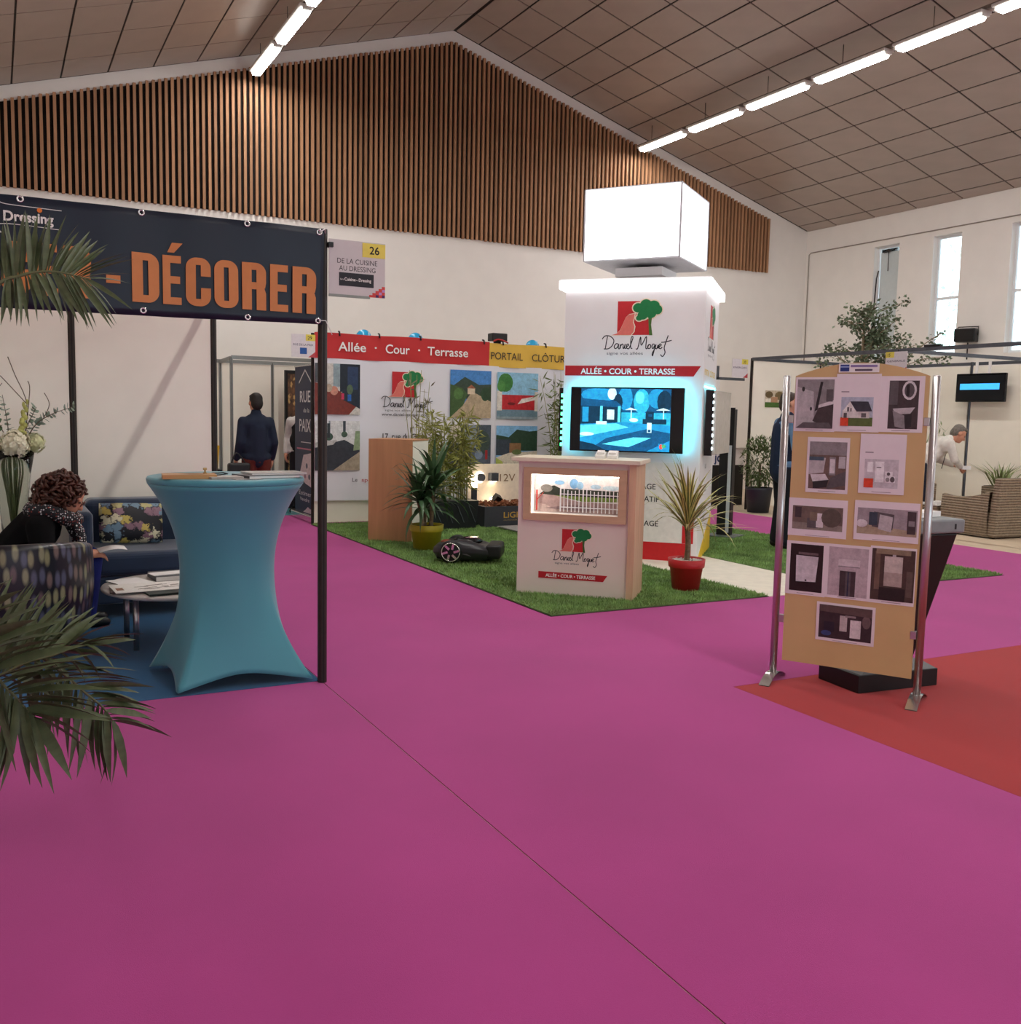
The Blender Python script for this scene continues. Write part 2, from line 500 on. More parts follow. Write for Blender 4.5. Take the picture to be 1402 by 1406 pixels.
# ceiling: two slopes of tiles laid in a dark grid
for side, nm in ((1, 'ceiling'), (-1, 'ceiling_slope')):
    xe = XR if side > 0 else XL
    pts = [(RIDGE_X, YF - .2), (xe + side * .25, YF - .2), (xe + side * .25, YB + .25), (RIDGE_X, YB + .25)]
    b = MB()
    z0 = lambda x: RIDGE_Z - SLOPE * abs(x - RIDGE_X) + .012
    b.add([(p[0], p[1], z0(p[0])) for p in pts] + [(p[0], p[1], z0(p[0]) + .15) for p in pts],
          [(0, 1, 2, 3) if side < 0 else (3, 2, 1, 0), (4, 5, 6, 7), (0, 1, 5, 4), (1, 2, 6, 5), (2, 3, 7, 6), (3, 0, 4, 7)])
    c = b.build(nm, M_grid); struct(c)
    if nm != 'ceiling':
        c.name = 'ceiling.001'
    ang = math.atan(SLOPE); gap = .014
    q = Quaternion((0, 1, 0), ang * side)
    cols = [15.6, 15.312] + [15.312 - .637 * k for k in range(1, 13)] + [RIDGE_X + .02]
    cols = cols if side > 0 else [2 * RIDGE_X - v for v in cols]
    rows = [YB - .03, 15.15] + [15.15 - k for k in range(1, 23)]
    full = MB().box(-.5, .5, -.5, .5, -.006, .006).mesh('ceiling_tile', M_ceil)
    rest = MB()
    lim = 4 if side > 0 else 9
    for a0, a1 in zip(cols[:-1], cols[1:]):
        for r0, r1 in zip(rows[:-1], rows[1:]):
            xm = (a0 + a1) / 2; ym = (r0 + r1) / 2
            sz = (abs(a0 - a1) / math.cos(ang) - 2 * gap, abs(r0 - r1) - 2 * gap, 1)
            ctr = (xm, ym, RIDGE_Z - SLOPE * abs(xm - RIDGE_X))
            if ym > lim:
                o = link('ceiling_tile', full, c, ctr)
                o.rotation_mode = 'QUATERNION'
                o.rotation_quaternion = q @ Quaternion((random.uniform(-1, 1), random.uniform(-1, 1), 0), R(.25))
                o.scale = sz
            else:
                rest.obox(ctr, (sz[0], sz[1], .012), q)
    stuff(rest.build('far_ceiling_tiles', M_ceil, c))

# ------------------------------------------------------------------ ceiling luminaires on two rails
M_tube = glow('#FFFFFF', LAMP_POWER)
_tn = M_tube.node_tree.nodes['Principled BSDF']
for l in list(_tn.inputs['Emission Color'].links):
    M_tube.node_tree.links.remove(l)
_tn.inputs['Emission Color'].default_value = (1.0, 0.965, 0.92, 1)
M_tubeside = glow('#FFFAF2', 5.0)
M_lampbody = mat('lamp_body_white', '#D9D6D2', 0.5)
def lamp_proto():
    t = thing('ceiling_light', '', 'ceiling light')
    part('housing', M_lampbody, t, lambda b: b.box(-.1, .1, -.68, .68, .001, .04), bevel=.008)
    part('diffuser', [M_tube, M_tubeside], t, lambda b: b.add([(-.075, -.64, 0), (.075, -.64, 0), (.075, .64, 0), (-.075, .64, 0), (-.055, -.62, -.06), (.055, -.62, -.06), (.055, .62, -.06), (-.055, .62, -.06)],
         [(7, 6, 5, 4)]).add([(-.075, -.64, 0), (.075, -.64, 0), (.075, .64, 0), (-.075, .64, 0), (-.055, -.62, -.06), (.055, -.62, -.06), (.055, .62, -.06), (-.055, .62, -.06)], [(0, 1, 2, 3), (0, 4, 5, 1), (1, 5, 6, 2), (2, 6, 7, 3), (3, 7, 4, 0)], 1))
    for s in (-1, 1):
        part('end_cap', M_lampbody, t, lambda b: b.box(-.06, .06, s * .67 - .015, s * .67 + .015, -.035, .035), bevel=.006)
    return t
proto = None
for row, (lx, lz, where) in enumerate(((11.0, 6.56, 'right-hand rail above the windows side'), (3.72, 6.68, 'rail over the dark banner'))):
    for k in range(14):
        cy = 15.06 - 1.49 * k
        if proto is None:
            t = proto = lamp_proto()
        else:
            t = copy_tree(proto)
        t.location = (lx, cy, lz)
        t['group'] = 'lit tube lights on the %s rail' % ('window-side' if row == 0 else 'other')
        nth = 'first second third fourth fifth sixth seventh eighth ninth tenth eleventh twelfth thirteenth fourteenth'.split()[k]
        t['label'] = nth + ' tube light from the slatted wall, in the row ' + ('nearer the tall windows' if row == 0 else 'away from the tall windows')
    rail = thing('lighting_rail', 'long grey rail on wires carrying the row of tube lights ' + ('nearer the windows' if row == 0 else 'away from the windows'), 'lighting rail', (lx, 0, lz + .04))
    part('rail', mat('rail_grey', '#7D746C', 0.5, .4), rail, lambda b: b.box(-.03, .03, -6.2, 15.85, 0.001, .045))
    zc = ceil_z(lx) - lz - .04
    for k in range(14):
        part('wire', M_alu_dark, rail, lambda b: b.path([(0, 15.4 - 1.55 * k, .045), (0, 15.4 - 1.55 * k, zc)], .005, 5))
# tree outside the windows
tr = thing('garden_tree', 'green leafy tree outside, seen through the bright window panes', 'tree', (21.5, 18.3, -0.2))
part('trunk', mat('bark', '#5A4A3C', 0.9), tr, lambda b: b.path([(0, 0, 0), (.1, .1, 2.5), (.0, -.1, 4.5), (.1, -.3, 6)], [.16, .13, .08, .04]).path([(.05, 0, 4), (-.6, -.5, 5.2), (-1.0, -1.0, 6.3)], [.06, .045, .02]))
def _lv(b):
    rnd = random.Random(3)
    for i in range(500):
        c = Vector((rnd.gauss(-.3, .9), rnd.gauss(-1.5, .8), rnd.uniform(3.4, 6.6)))
        if rnd.random() < .6 and c.z > 4.9:
            continue
        d = Vector((rnd.gauss(0, 1), rnd.gauss(0, 1), rnd.gauss(0, 1))).normalized() * .09
        e = Vector((rnd.gauss(0, 1), rnd.gauss(0, 1), rnd.gauss(0, 1))).normalized() * .05
        b.add([c - d, c + e, c + d, c - e], [(0, 1, 2, 3)])
part('foliage', mat('leaf_bright', '#9CC4B0', 0.6), tr, _lv)
# ------------------------------------------------------------------ floor coverings
def carpet_mat(name, col):
    return mat(name, col, 0.95, var=0.07, scale=1.1, bump=0.25, bscale=420, spec=0.1, sheen=0.15)
M_pink = carpet_mat('pink_carpet', '#AA3B83')
M_red = carpet_mat('red_carpet', '#A2282B')
M_blue = carpet_mat('blue_carpet', '#12527C')
M_teal = carpet_mat('teal_carpet', '#1F7C84')
CZ = 0.004
def rug(name, label, m, pts, z1=CZ):
    return tag(MB().slab(pts, 0.0005, z1).build(name, m), label, 'carpet')
rug('carpet', 'pink exhibition carpet in front of the dark banner booth, left of the seam', M_pink, [(XL, YF), (1.558, YF), (1.558, 5.14), (XL, 5.14)])
rug('carpet', 'pink exhibition carpet of the long aisle between seam and lawn', M_pink, [(1.564, YF), (3.62, YF), (3.62, 13.6), (1.564, 13.6)])
rug('carpet', 'pink exhibition carpet strip between the lawn and the red carpet', M_pink, [(3.6202, 4.11), (10.5, 4.11), (10.5, 6.14), (3.6202, 6.14)])
rug('carpet', 'pink exhibition carpet strip between the lawn and the wicker armchair', M_pink, [(8.845, 6.1402), (10.5, 6.1402), (10.5, 13.2), (8.845, 13.2)])
rug('carpet', 'red carpet under the poster board on steel poles', M_red, [(3.622, YF), (XR - .3, YF), (XR - .3, 4.0), (10.5, 4.108), (3.622, 4.108)])
rug('carpet', 'dark blue carpet under the sofa and coffee table', M_blue, [(XL + .05, 5.142), (1.556, 5.142), (1.556, 8.15), (XL + .05, 8.15)], .006)
rug('carpet', 'teal carpet behind the tall blue roll-up banner', M_teal, [(1.7, 13.602), (5.3, 13.602), (5.3, 15.98), (1.7, 15.98)])
tag(MB().slab([(5.76, 6.14), (6.75, 6.14), (6.75, 9.2), (5.76, 9.2)], 0.0005, .012).build('stone_path', mat('pale_paving', '#DDD5C4', 0.7, var=0.06, scale=8, bump=.2, bscale=60)), 'pale resin path strip between two lawns of artificial grass', 'path')
M_turf = mat('turf_base', '#64824A', 0.95, var=0.3, scale=5)
M_blade = mat('turf_blades', '#80A05C', 0.8, var=0.4, scale=4.0)
def lawn(label, x0, x1, y0, y1, seed):
    t = thing('artificial_lawn', label, 'artificial grass', (x0, y0, 0.0005))
    W, H = x1 - x0, y1 - y0
    part('backing', M_turf, t, lambda b: b.box(0, W, 0, H, 0, .014))
    part('edge_tape', mat('turf_edge', '#2A1A16', 0.9), t, lambda b: b.box(-.012, W + .012, -.012, 0, 0, .006).box(-.012, 0, 0, H, 0, .006))
    rnd = random.Random(seed); b = MB(); vs = []; fs = []
    n = int(W * H * 4200)
    for i in range(n):
        px = rnd.random() * W; py = H * rnd.random() ** 1.25
        a = rnd.random() * PI; w = .005; h = rnd.uniform(.012, .03)
        dx, dy = math.cos(a) * w, math.sin(a) * w
        lx, ly = rnd.gauss(0, .010), rnd.gauss(0, .010)
        k = len(vs)
        vs += [(px - dx, py - dy, .012), (px + dx, py + dy, .012), (px + lx, py + ly, .014 + h)]
        fs.append((k, k + 1, k + 2))
    b.v, b.f, b.mi, b.sm = vs, fs, [0] * n, [False] * n
    stuff(b.build('grass_pile', M_blade, t))
lawn('artificial grass mat under the lit counter and the robot mower', 3.63, 5.755, 6.155, 12.38, 1)
lawn('artificial grass mat beyond the pale path, under the man in the vest', 6.755, 8.83, 6.155, 12.38, 2)
tag(MB().slab([(5.758, 9.205), (6.752, 9.205), (6.752, 12.38), (5.758, 12.38)], 0.0005, .016).build('artificial_lawn', M_turf), 'artificial grass mat behind the tall white tower', 'artificial grass')

# ------------------------------------------------------------------ exhibition frames
def post(name, parent, x, y, z0, z1, m=None, w=.04):
    m = m or M_alu_dark
    h = w / 2; c = h * .45
    prof = [(-c, -h), (c, -h), (h, -c), (h, c), (c, h), (-c, h), (-h, c), (-h, -c)]
    o = MB().slab([(x + a, y + d) for a, d in prof], z0, z1).build(name, m, parent)
    g = MB()
    for a, d in ((0, -1), (0, 1), (1, 0), (-1, 0)):
        g.box(x + a * h - (.004 if a == 0 else .0012), x + a * h + (.004 if a == 0 else .0012), y + d * h - (.004 if d == 0 else .0012), y + d * h + (.004 if d == 0 else .0012), z0 + .002, z1 - .002)
    g.build('groove', M_alu_groove if m is M_alu_dark else M_alu_dark, o)
    return o
def rail_between(parent, p0, p1, m=None, w=.035, h=.05):
    return MB().beam(p0, p1, w, h).build('top_rail', m or M_alu_dark, parent)
bl = thing('exhibition_booth', 'white panel booth with dark posts behind the curly-haired woman', 'booth', (0, 0, 0))
for px, py, z1 in ((1.56, 5.12, 2.45), (1.58, 8.16, 2.45), (.53, 8.16, 2.45), (-.5, 8.16, 2.45), (-1.1, 5.12, 2.45)):
    post('post', bl, px, py, .0065 if py > 5.13 else .0045, z1, w=.046)
for a, c in ((-1.15, -.525), (-.475, .505), (.555, 1.555)):
    part('wall_panel', M_panel, bl, lambda b: b.box(a, c, 8.15, 8.17, .03, 2.42))
rail_between(bl, (-1.1, 5.12, 2.415), (1.54, 5.12, 2.415)); rail_between(bl, (-1.1, 8.16, 2.445), (1.56, 8.16, 2.445), h=.03); rail_between(bl, (1.56, 5.145, 2.415), (1.575, 8.135, 2.415))
part('clamp', M_black, bl, lambda b: b.box(1.585, 1.61, 5.09, 5.13, 2.36, 2.385))

# dark banner with orange lettering
M_navy = mat('navy_vinyl', '#1B2230', 0.38, var=0.08, scale=3, spec=0.3)
bn = thing('vinyl_banner', 'dark navy vinyl banner with orange capital lettering hung on a booth frame', 'banner', (0, 5.06, 1.95))
def ban_y(x, z):
    f = max(0, (x - .9) / .7)
    return .006 * math.sin(7 * x + 2) + .004 * math.sin(17 * x + 5 * z) + .012 * f * math.sin(5 * (x + z * 1.6))
BH = .49
def ban(u, v):
    x = -1.1 + 2.645 * u; z = v * BH - .015 * math.sin(PI * u) * (1 - v)
    return (x, ban_y(x, z), z)
b = MB().grid(ban, 120, 14); cl = b.build('banner_cloth', M_navy, bn)
sm = cl.modifiers.new('thick', 'SOLIDIFY'); sm.thickness = .002; sm.offset = 1
M_orange = mat('orange_print', '#C67A3E', 0.45, var=0.04)
def on_banner(o):
    if o:
        for v in o.data.vertices:
            v.co.y = ban_y(v.co.x, v.co.z) - .012
M_wprint = flat('#E6E2DC')
def dense(s, m, x, z, h, w, bold=0.0, name='lettering'):
    o = text(s, m, bn, x, z, h, 0, w=w, bold=bold, name=name)
    on_banner(o); return o
# heavy condensed capitals, drawn stroke by stroke
def glyph(ch, w, h):
    t = w * .40; tb = h * .15; r = w * .42; P = []
    def rect(x0, x1, z0, z1):
        P.append([(x0, z0), (x1, z0), (x1, z1), (x0, z1)])
    def corner(right, top, zt=None, zb=0):
        H = h if zt is None else zt
        pts = []
        for k in range(9):
            a = PI - PI / 2 * k / 8
            pts.append((r + r * math.cos(a), -r + r * math.sin(a)))
        pts += [(r, -tb), (t, -tb), (t, -r)]
        P.append([((w - x) if right else x, (H + z) if top else (zb - z)) for x, z in pts])
    if ch in 'EÉ':
        rect(0, t, 0, h); rect(t, w * .95, h - tb, h); rect(t, w * .9, h * .43, h * .43 + tb); rect(t, w * .97, 0, tb)
        if ch == 'É':
            P.append([(w * .25, h * 1.06), (w * .6, h * 1.06), (w * 1.05, h * 1.26), (w * .5, h * 1.26)])
    elif ch == 'D':
        rect(0, t, 0, h); rect(t, w - r, h - tb, h); rect(t, w - r, 0, tb); corner(True, True); corner(True, False); rect(w - t, w, r, h - r)
    elif ch in 'OCG':
        for rt in (False, True):
            corner(rt, True); corner(rt, False)
        rect(r, w - r, h - tb, h); rect(r, w - r, 0, tb); rect(0, t, r, h - r)
        if ch == 'O':
            rect(w - t, w, r, h - r)
        else:
            rect(w - t, w, h * .62, h - r); rect(w - t, w, r, h * (.38 if ch == 'C' else .48))
            if ch == 'G':
                rect(w * .52, w - t, h * .36, h * .48)
    elif ch == 'R':
        rect(0, t, 0, h); rect(t, w - r, h - tb, h); corner(True, True); rect(w - t, w, h * .58, h - r); rect(t, w - t, h * .44, h * .44 + tb)
        P.append([(w - t, h * .44), (w * .96, h * .47), (w, h * .58), (w - t, h * .58)]); P.append([(w - t, 0), (w, 0), (w, h * .36), (w * .93, h * .47), (w - t, h * .44)])
    elif ch == '-':
        rect(0, w, h * .34, h * .5)
    elif ch == 'A':
        P.append([(0, 0), (w * .3, 0), (w * .46, h), (w * .22, h)]); P.append([(w, 0), (w * .7, 0), (w * .54, h), (w * .78, h)]); rect(w * .34, w * .66, h * .2, h * .3)
    elif ch in 'MN':
        rect(0, w * .26, 0, h); rect(w * .74, w, 0, h)
        P.append([(w * .26, h), (w * .26, h * .6), (w * .5, 0), (w * .5, h * .4)] if ch == 'M' else [(w * .26, h), (w * .26, h * .55), (w * .74, 0), (w * .74, h * .45)])
        if ch == 'M':
            P.append([(w * .74, h), (w * .74, h * .6), (w * .5, 0), (w * .5, h * .4)])
    return P
for ch, xa, xb in (('D', .60, .725), ('É', .742, .832), ('C', .85, .968), ('O', .985, 1.103), ('R', 1.122, 1.242), ('E', 1.262, 1.358), ('R', 1.378, 1.505), ('-', .485, .548), ('R', .30, .42), ('E', .19, .28), ('G', .045, .165), ('A', -.1, .03), ('N', -.235, -.115), ('É', -.35, -.255), ('M', -.51, -.37), ('A', -.65, -.53)):
    g = MB()
    for poly_ in glyph(ch, xb - xa, .235):
        n = len(poly_); ar = sum(poly_[i][0] * poly_[(i + 1) % n][1] - poly_[(i + 1) % n][0] * poly_[i][1] for i in range(n))
        g.add([(xa + x, 0, .05 + z) for x, z in (poly_ if ar > 0 else poly_[::-1])], [tuple(range(n))])
    o = g.build('letter', M_orange, bn); on_banner(o)
dense('Cuisine', M_wprint, -.26, .385, .035, .22, .03); dense('au', M_wprint, -.025, .385, .02, .035); dense('Dressing', M_wprint, .06, .375, .042, .205, .03)
g = MB()
for st in ([(-.3, .44), (-.12, .445), (-.08, .475), (-.02, .482), (.04, .47), (.07, .447), (.3, .44)], [(-.3, .355), (-.05, .36), (.0, .33), (.05, .32), (.02, .345), (.08, .36), (.29, .353)]):
    ribbon(g, [(p.x, p.y) for p in cat([(a, c, 0) for a, c in st], 6)], .003, 0)
o = g.build('logo_line', M_wprint, bn); on_banner(o)
o = MB().add([(.208 + .011 * math.cos(k * PI / 6), 0, .432 + .011 * math.sin(k * PI / 6)) for k in range(12)], [tuple(range(12))]).build('logo_dot', flat('#E07B2E'), bn); on_banner(o)
for ex, ez in ((.13, .475), (.65, .475), (1.15, .475), (1.52, .47), (.13, .018), (.65, .012), (1.15, .012), (1.52, .018), (-.4, .475), (-.4, .015), (-.95, .475)):
    o = MB().lathe([(.007, 0), (.009, .004), (.015, .004), (.0165, 0), (.0165, -.001)], 14).build('eyelet', M_chrome, bn)
    o.rotation_euler = (R(90), 0, 0); o.location = (ex, ban_y(ex, ez) - .004, ez)
part('cable_tie', M_paper, bn, lambda b: b.path([(1.52, -.01, .47), (1.55, -.015, .49), (1.57, .05, .475)], .003, 5).path([(1.52, -.01, .018), (1.56, .0, .02), (1.6, .02, -.05)], .002, 5))

# number plate on the booth corner
sg = thing('booth_number_sign', 'grey stand sign with yellow 26 tag on the post beside the dark banner', 'sign', (1.59, 5.105, 2.115))
part('plate', mat('sign_grey', '#C9C2C0', 0.4, var=.02), sg, lambda b: b.box(0, .315, 0, .006, 0, .29))
part('yellow_tag', flat('#E0CF5A'), sg, lambda b: b.box(.185, .315, -.002, 0, .21, .285))
text('26', flat('#1E1A1A'), sg, .225, .228, .04, -.002, bold=.015)
text('DE LA CUISINE', flat('#2B2628'), sg, .045, .168, .026, 0, w=.225)
text('AU DRESSING', flat('#2B2628'), sg, .055, .13, .026, 0, w=.205)
part('logo_plate', flat('#26252A'), sg, lambda b: b.box(.055, .25, -.0015, 0, .05, .12))
text('Cuisine', M_wprint, sg, .085, .078, .016, -.0015, w=.062, bold=.02); text('Dressing', M_wprint, sg, .165, .078, .016, -.0015, w=.07, bold=.02)
text('De la', M_wprint, sg, .062, .08, .008, -.0015, w=.018); text('au', M_wprint, sg, .15, .08, .008, -.0015, w=.01)
def _cor(b):
    for i in range(5):
        b.box(.225 + .018 * i, .315, -.0012 - .0002 * i, 0, .012 * i, .012 * (i + 1), 0)
    for i, (a, c) in enumerate(((.262, 0), (.28, .015), (.298, 0), (.298, .03))):
        b.box(a, a + .016, -.003, 0, c, c + .014, 1 + i % 2)
part('corner_motif', [flat('#CC4A45'), flat('#4B2260'), flat('#B98BC2')], sg, _cor)
part('lower_edge', flat('#8C948C'), sg, lambda b: b.box(0, .23, -.001, .007, -.01, .004))

# ------------------------------------------------------------------ high table under a stretch cover
M_stretch = mat('turquoise_stretch', '#468F9C', 0.5, var=0.04, scale=2, bump=.08, bscale=300, sheen=.25)
ht = thing('high_table', 'round bar table under a turquoise stretch cover with four pointed feet', 'table', (1.13, 5.50, .0065))
FEET = [(-.345, -.37), (.395, -.36), (.36, .36), (-.40, .26)]
FA = [math.atan2(a[1], a[0]) for a in FEET]; FRD = [math.hypot(*a) for a in FEET]
def foot_r(an):
    """radius of the four-cornered outline through the feet, sides drawn in a little"""
    for i in range(4):
        j = (i + 1) % 4
        a0 = FA[i]; d = (FA[j] - a0) % (2 * PI); t = (an - a0) % (2 * PI)
        if t <= d:
            p, q = Vector(FEET[i]), Vector(FEET[j])
            n = Vector((q.y - p.y, p.x - q.x)); c = n.dot(p)
            r = c / (n.x * math.cos(an) + n.y * math.sin(an))
            f = math.sin(PI * t / d)
            return r * (1 - .09 * f), f
def cover(u, v):
    an = -PI + 2 * PI * u
    t = 1 - v
    H = 1.085
    rf, f = foot_r(an)
    hem = .012 + .06 * f ** .8
    z = hem + (H - hem) * t
    waist = .252
    if z > .58:
        s = (z - .58) / (H - .58); rc = waist + (.415 - waist) * (s ** 2.2)
    else:
        s = (.58 - z) / .58; rc = waist + (rf - waist) * (s ** 1.75)
    return (rc * math.cos(an), rc * math.sin(an), z)
o = part('cover_skirt', M_stretch, ht, lambda b: b.grid(cover, 144, 40, closed=True))
sm = o.modifiers.new('thick', 'SOLIDIFY'); sm.thickness = .003; sm.offset = -1
part('cover_top', M_stretch, ht, lambda b: b.lathe([(.001, 1.12), (.40, 1.12), (.415, 1.117), (.422, 1.105), (.418, 1.088), (.41, 1.083), (.001, 1.083)], 64))
part('hem_band', mat('turquoise_hem', '#41868F', .55), ht, lambda b: b.grid(lambda u, v: tuple(a * (1.004 if i < 2 else 1) + (0 if i < 2 else .001) for i, a in enumerate(cover(u, .955 + .04 * v))), 144, 1, closed=True))
part('pole', M_steel, ht, lambda b: b.path([(0, 0, .04), (0, 0, 1.08)], .03, 12))
for a in FEET:
    part('leg', M_steel, ht, lambda b: b.path([(0, 0, .12), (a[0] * .5, a[1] * .5, .07), (a[0] * .80, a[1] * .80, .035)], .016, 8))
# things lying on the high table
TZ = 5.50, 1.1275
def lying(name, label, cat_, x, y, rz, w, d, h, m, z=TZ[1], bevel=0, group=None):
    o = MB().box(-w / 2, w / 2, -d / 2, d / 2, 0, h).build(name, m, None, (x, y, z), rz, bevel)
    return tag(o, label, cat_, group)
M_oak = mat('oak_veneer', '#B98A57', 0.5, var=.15, scale=4, stretch=(1, 12, 12))
lying('wood_sample', 'pale oak wood sample plank on the turquoise table', 'wood sample', .90, 5.33, R(-6), .27, .16, .022, M_oak)
lying('stone_sample', 'grey stone sample tile beside the oak plank', 'stone sample', 1.07, 5.27, R(4), .17, .14, .012, mat('grey_stone', '#A79F97', .5, var=.1, scale=30))
k = thing('brass_handle', 'small brass knob standing on the oak sample plank', 'handle', (.985, 5.345, 1.151))
part('foot', mat('brass', '#A98C5A', .3, .8), k, lambda b: b.lathe([(.001, 0), (.011, 0), (.011, .004), (.005, .006), (.005, .018)], 12))
part('grip', mat('brass', '#A98C5A', .3, .8), k, lambda b: b.box(-.01, .01, -.006, .006, .018, .03), bevel=.003)
def catalogue(name, label, x, y, z, rz, w=.3, d=.21, h=.014, cover=None, group=None):
    t = thing(name, label, 'catalogue', (x, y, z), rz, group)
    part('cover', cover or M_paper, t, lambda b: b.box(-w / 2, w / 2, -d / 2, d / 2, h, h + .002).box(-w / 2, w / 2, -d / 2, d / 2, 0, .002).box(-w / 2, -w / 2 + .002, -d / 2, d / 2, .002, h))
    part('pages', M_paper, t, lambda b: b.box(-w / 2 + .003, w / 2 - .003, -d / 2 + .003, d / 2 - .003, .002, h))
    return t
M_greycover = mat('grey_cover', '#4A4A4E', .4)
catalogue('catalogue', 'grey catalogue lying under a glossy brochure on the turquoise table', 1.31, 5.34, 1.1275, R(12), .30, .22, .014, M_greycover)
catalogue('catalogue', 'white glossy brochure topmost on the turquoise table', 1.36, 5.37, 1.144, R(4), .31, .21, .008, mat('glossy_cover', '#B9B4B0', .2))
lying('leaflet', 'grey patterned leaflet hanging near the table edge', 'leaflet', 1.17, 5.20, R(10), .15, .1, .002, mat('leaflet_grey', '#8E8B88', .3, var=.3, scale=60))
pn = thing('spectacles', 'folded black spectacles lying on the turquoise table', 'glasses', (1.07, 5.44, 1.1275), R(20))
part('front_frame', M_black, pn, lambda b: b.path([(-.06, 0, .012), (-.03, -.004, .02), (0, 0, .018), (.03, -.004, .02), (.06, 0, .012)], .004, 6))
for s in (-1, 1):
    part('temple', M_black, pn, lambda b: b.path([(s * .06, 0, .012), (s * .03, .03, .006), (-s * .04, .035, .004)], .003, 6))
lying('paper_tag', 'small white card by the grey catalogue on the turquoise table', 'card', 1.22, 5.28, R(-15), .05, .03, .006, M_paper, z=1.1275)
# ------------------------------------------------------------------ figures
def remesh(o, v=.011, it=6):
    r = o.modifiers.new('skin', 'REMESH'); r.mode = 'VOXEL'; r.voxel_size = v; r.use_smooth_shade = True
    s = o.modifiers.new('soft', 'SMOOTH'); s.factor = .5; s.iterations = it
    return o
def chain(b, pts, rad):
    for i in range(len(pts) - 1):
        b.cap(pts[i], pts[i + 1], rad[i], rad[i + 1])
def head(b, c, fwd, up, s=1.0):
    """skull, jaw, nose, brow, lips and ears round the centre c"""
    c = Vector(c); f = Vector(fwd).normalized(); u = Vector(up); u = (u - f * u.dot(f)).normalized(); l = u.cross(f)
    q = Matrix((f, l, u)).transposed().to_quaternion()
    P = lambda a, d, e: c + (f * a + l * d + u * e) * s
    b.ell(P(-.01, 0, .035), (.098 * s, .078 * s, .088 * s), q, 16, 12)
    b.ell(P(.03, 0, -.03), (.066 * s, .062 * s, .09 * s), q, 14, 10)
    b.ell(P(.062, 0, -.088), (.03 * s, .032 * s, .026 * s), q)
    b.cap(P(.085, 0, .015), P(.112, 0, -.028), .011 * s, .015 * s)
    for k in (-1, 1):
        b.ell(P(.08, k * .03, .022), (.014 * s, .022 * s, .008 * s), q)
        b.ell(P(-.005, k * .08, -.008), (.02 * s, .010 * s, .032 * s), q)
        b.ell(P(.105, k * .012, -.03), (.009 * s, .008 * s, .008 * s), q)
    b.cap(P(.088, -.018, -.056), P(.088, .018, -.056), .009 * s, .009 * s)
    b.cap(P(.085, -.016, -.067), P(.085, .016, -.067), .009 * s, .009 * s)
    return P, q
def hand(b, w, d, n, s=1.0, curl=.5, left=False):
    """palm and five bent fingers: w wrist, d direction of the fingers, n the back of the hand"""
    w = Vector(w); d = Vector(d).normalized(); n = Vector(n); n = (n - d * n.dot(d)).normalized(); t = d.cross(n) * (-1 if left else 1)
    b.cap(w, w + d * .03 * s, .026 * s, .03 * s)
    q = Matrix((d, t, n)).transposed().to_quaternion() if not left else Matrix((d, -t, n)).transposed().to_quaternion()
    b.ell(w + d * .065 * s, (.045 * s, .042 * s, .019 * s), q)
    for i, (o, L) in enumerate(((-.032, .066), (-.011, .078), (.011, .072), (.031, .056))):
        p0 = w + d * .095 * s + t * o * s
        e1 = (d * math.cos(curl) - n * math.sin(curl)).normalized()
        e2 = (d * math.cos(curl * 2.1) - n * math.sin(curl * 2.1)).normalized()
        p1 = p0 + e1 * L * .55 * s; p2 = p1 + e2 * L * .5 * s
        b.cap(p0 - d * .02 * s, p1, .0095 * s, .0088 * s); b.cap(p1, p2, .0088 * s, .007 * s)
    p0 = w + d * .04 * s - t * .034 * s
    p1 = p0 + (d * .6 - t * .6 - n * .35).normalized() * .042 * s
    p2 = p1 + (d * .95 - t * .05 - n * .3).normalized() * .032 * s
    b.cap(p0, p1, .013 * s, .0105 * s); b.cap(p1, p2, .0105 * s, .008 * s)
def eyes(parent, P, s=1.0):
    for k in (-1, 1):
        MB().ell(P(.084, k * .03, .008), (.009 * s, .011 * s, .007 * s)).build('eye', mat('eye_dark', '#2A211D', .2), parent)
def curls(b, c, r, n, seed, size=(.018, .035), keep=None):
    rnd = random.Random(seed); c = Vector(c)
    for i in range(n):
        d = Vector((rnd.gauss(0, 1), rnd.gauss(0, 1), rnd.gauss(0, 1))).normalized()
        p = c + Vector((d.x * r[0], d.y * r[1], d.z * r[2]))
        if keep and not keep(p):
            continue
        k = rnd.uniform(*size)
        ax = Vector((rnd.gauss(0, 1), rnd.gauss(0, 1), rnd.gauss(0, 1))).normalized(); bx = ax.cross(d).normalized() if ax.cross(d).length > .01 else ax
        b.path([p + (bx * math.cos(t) + d * math.sin(t)) * k + ax * k * .35 * t for t in (0, .9, 1.8, 2.7, 3.6, 4.5)], [.008, .009, .009, .008, .007, .004], 5)

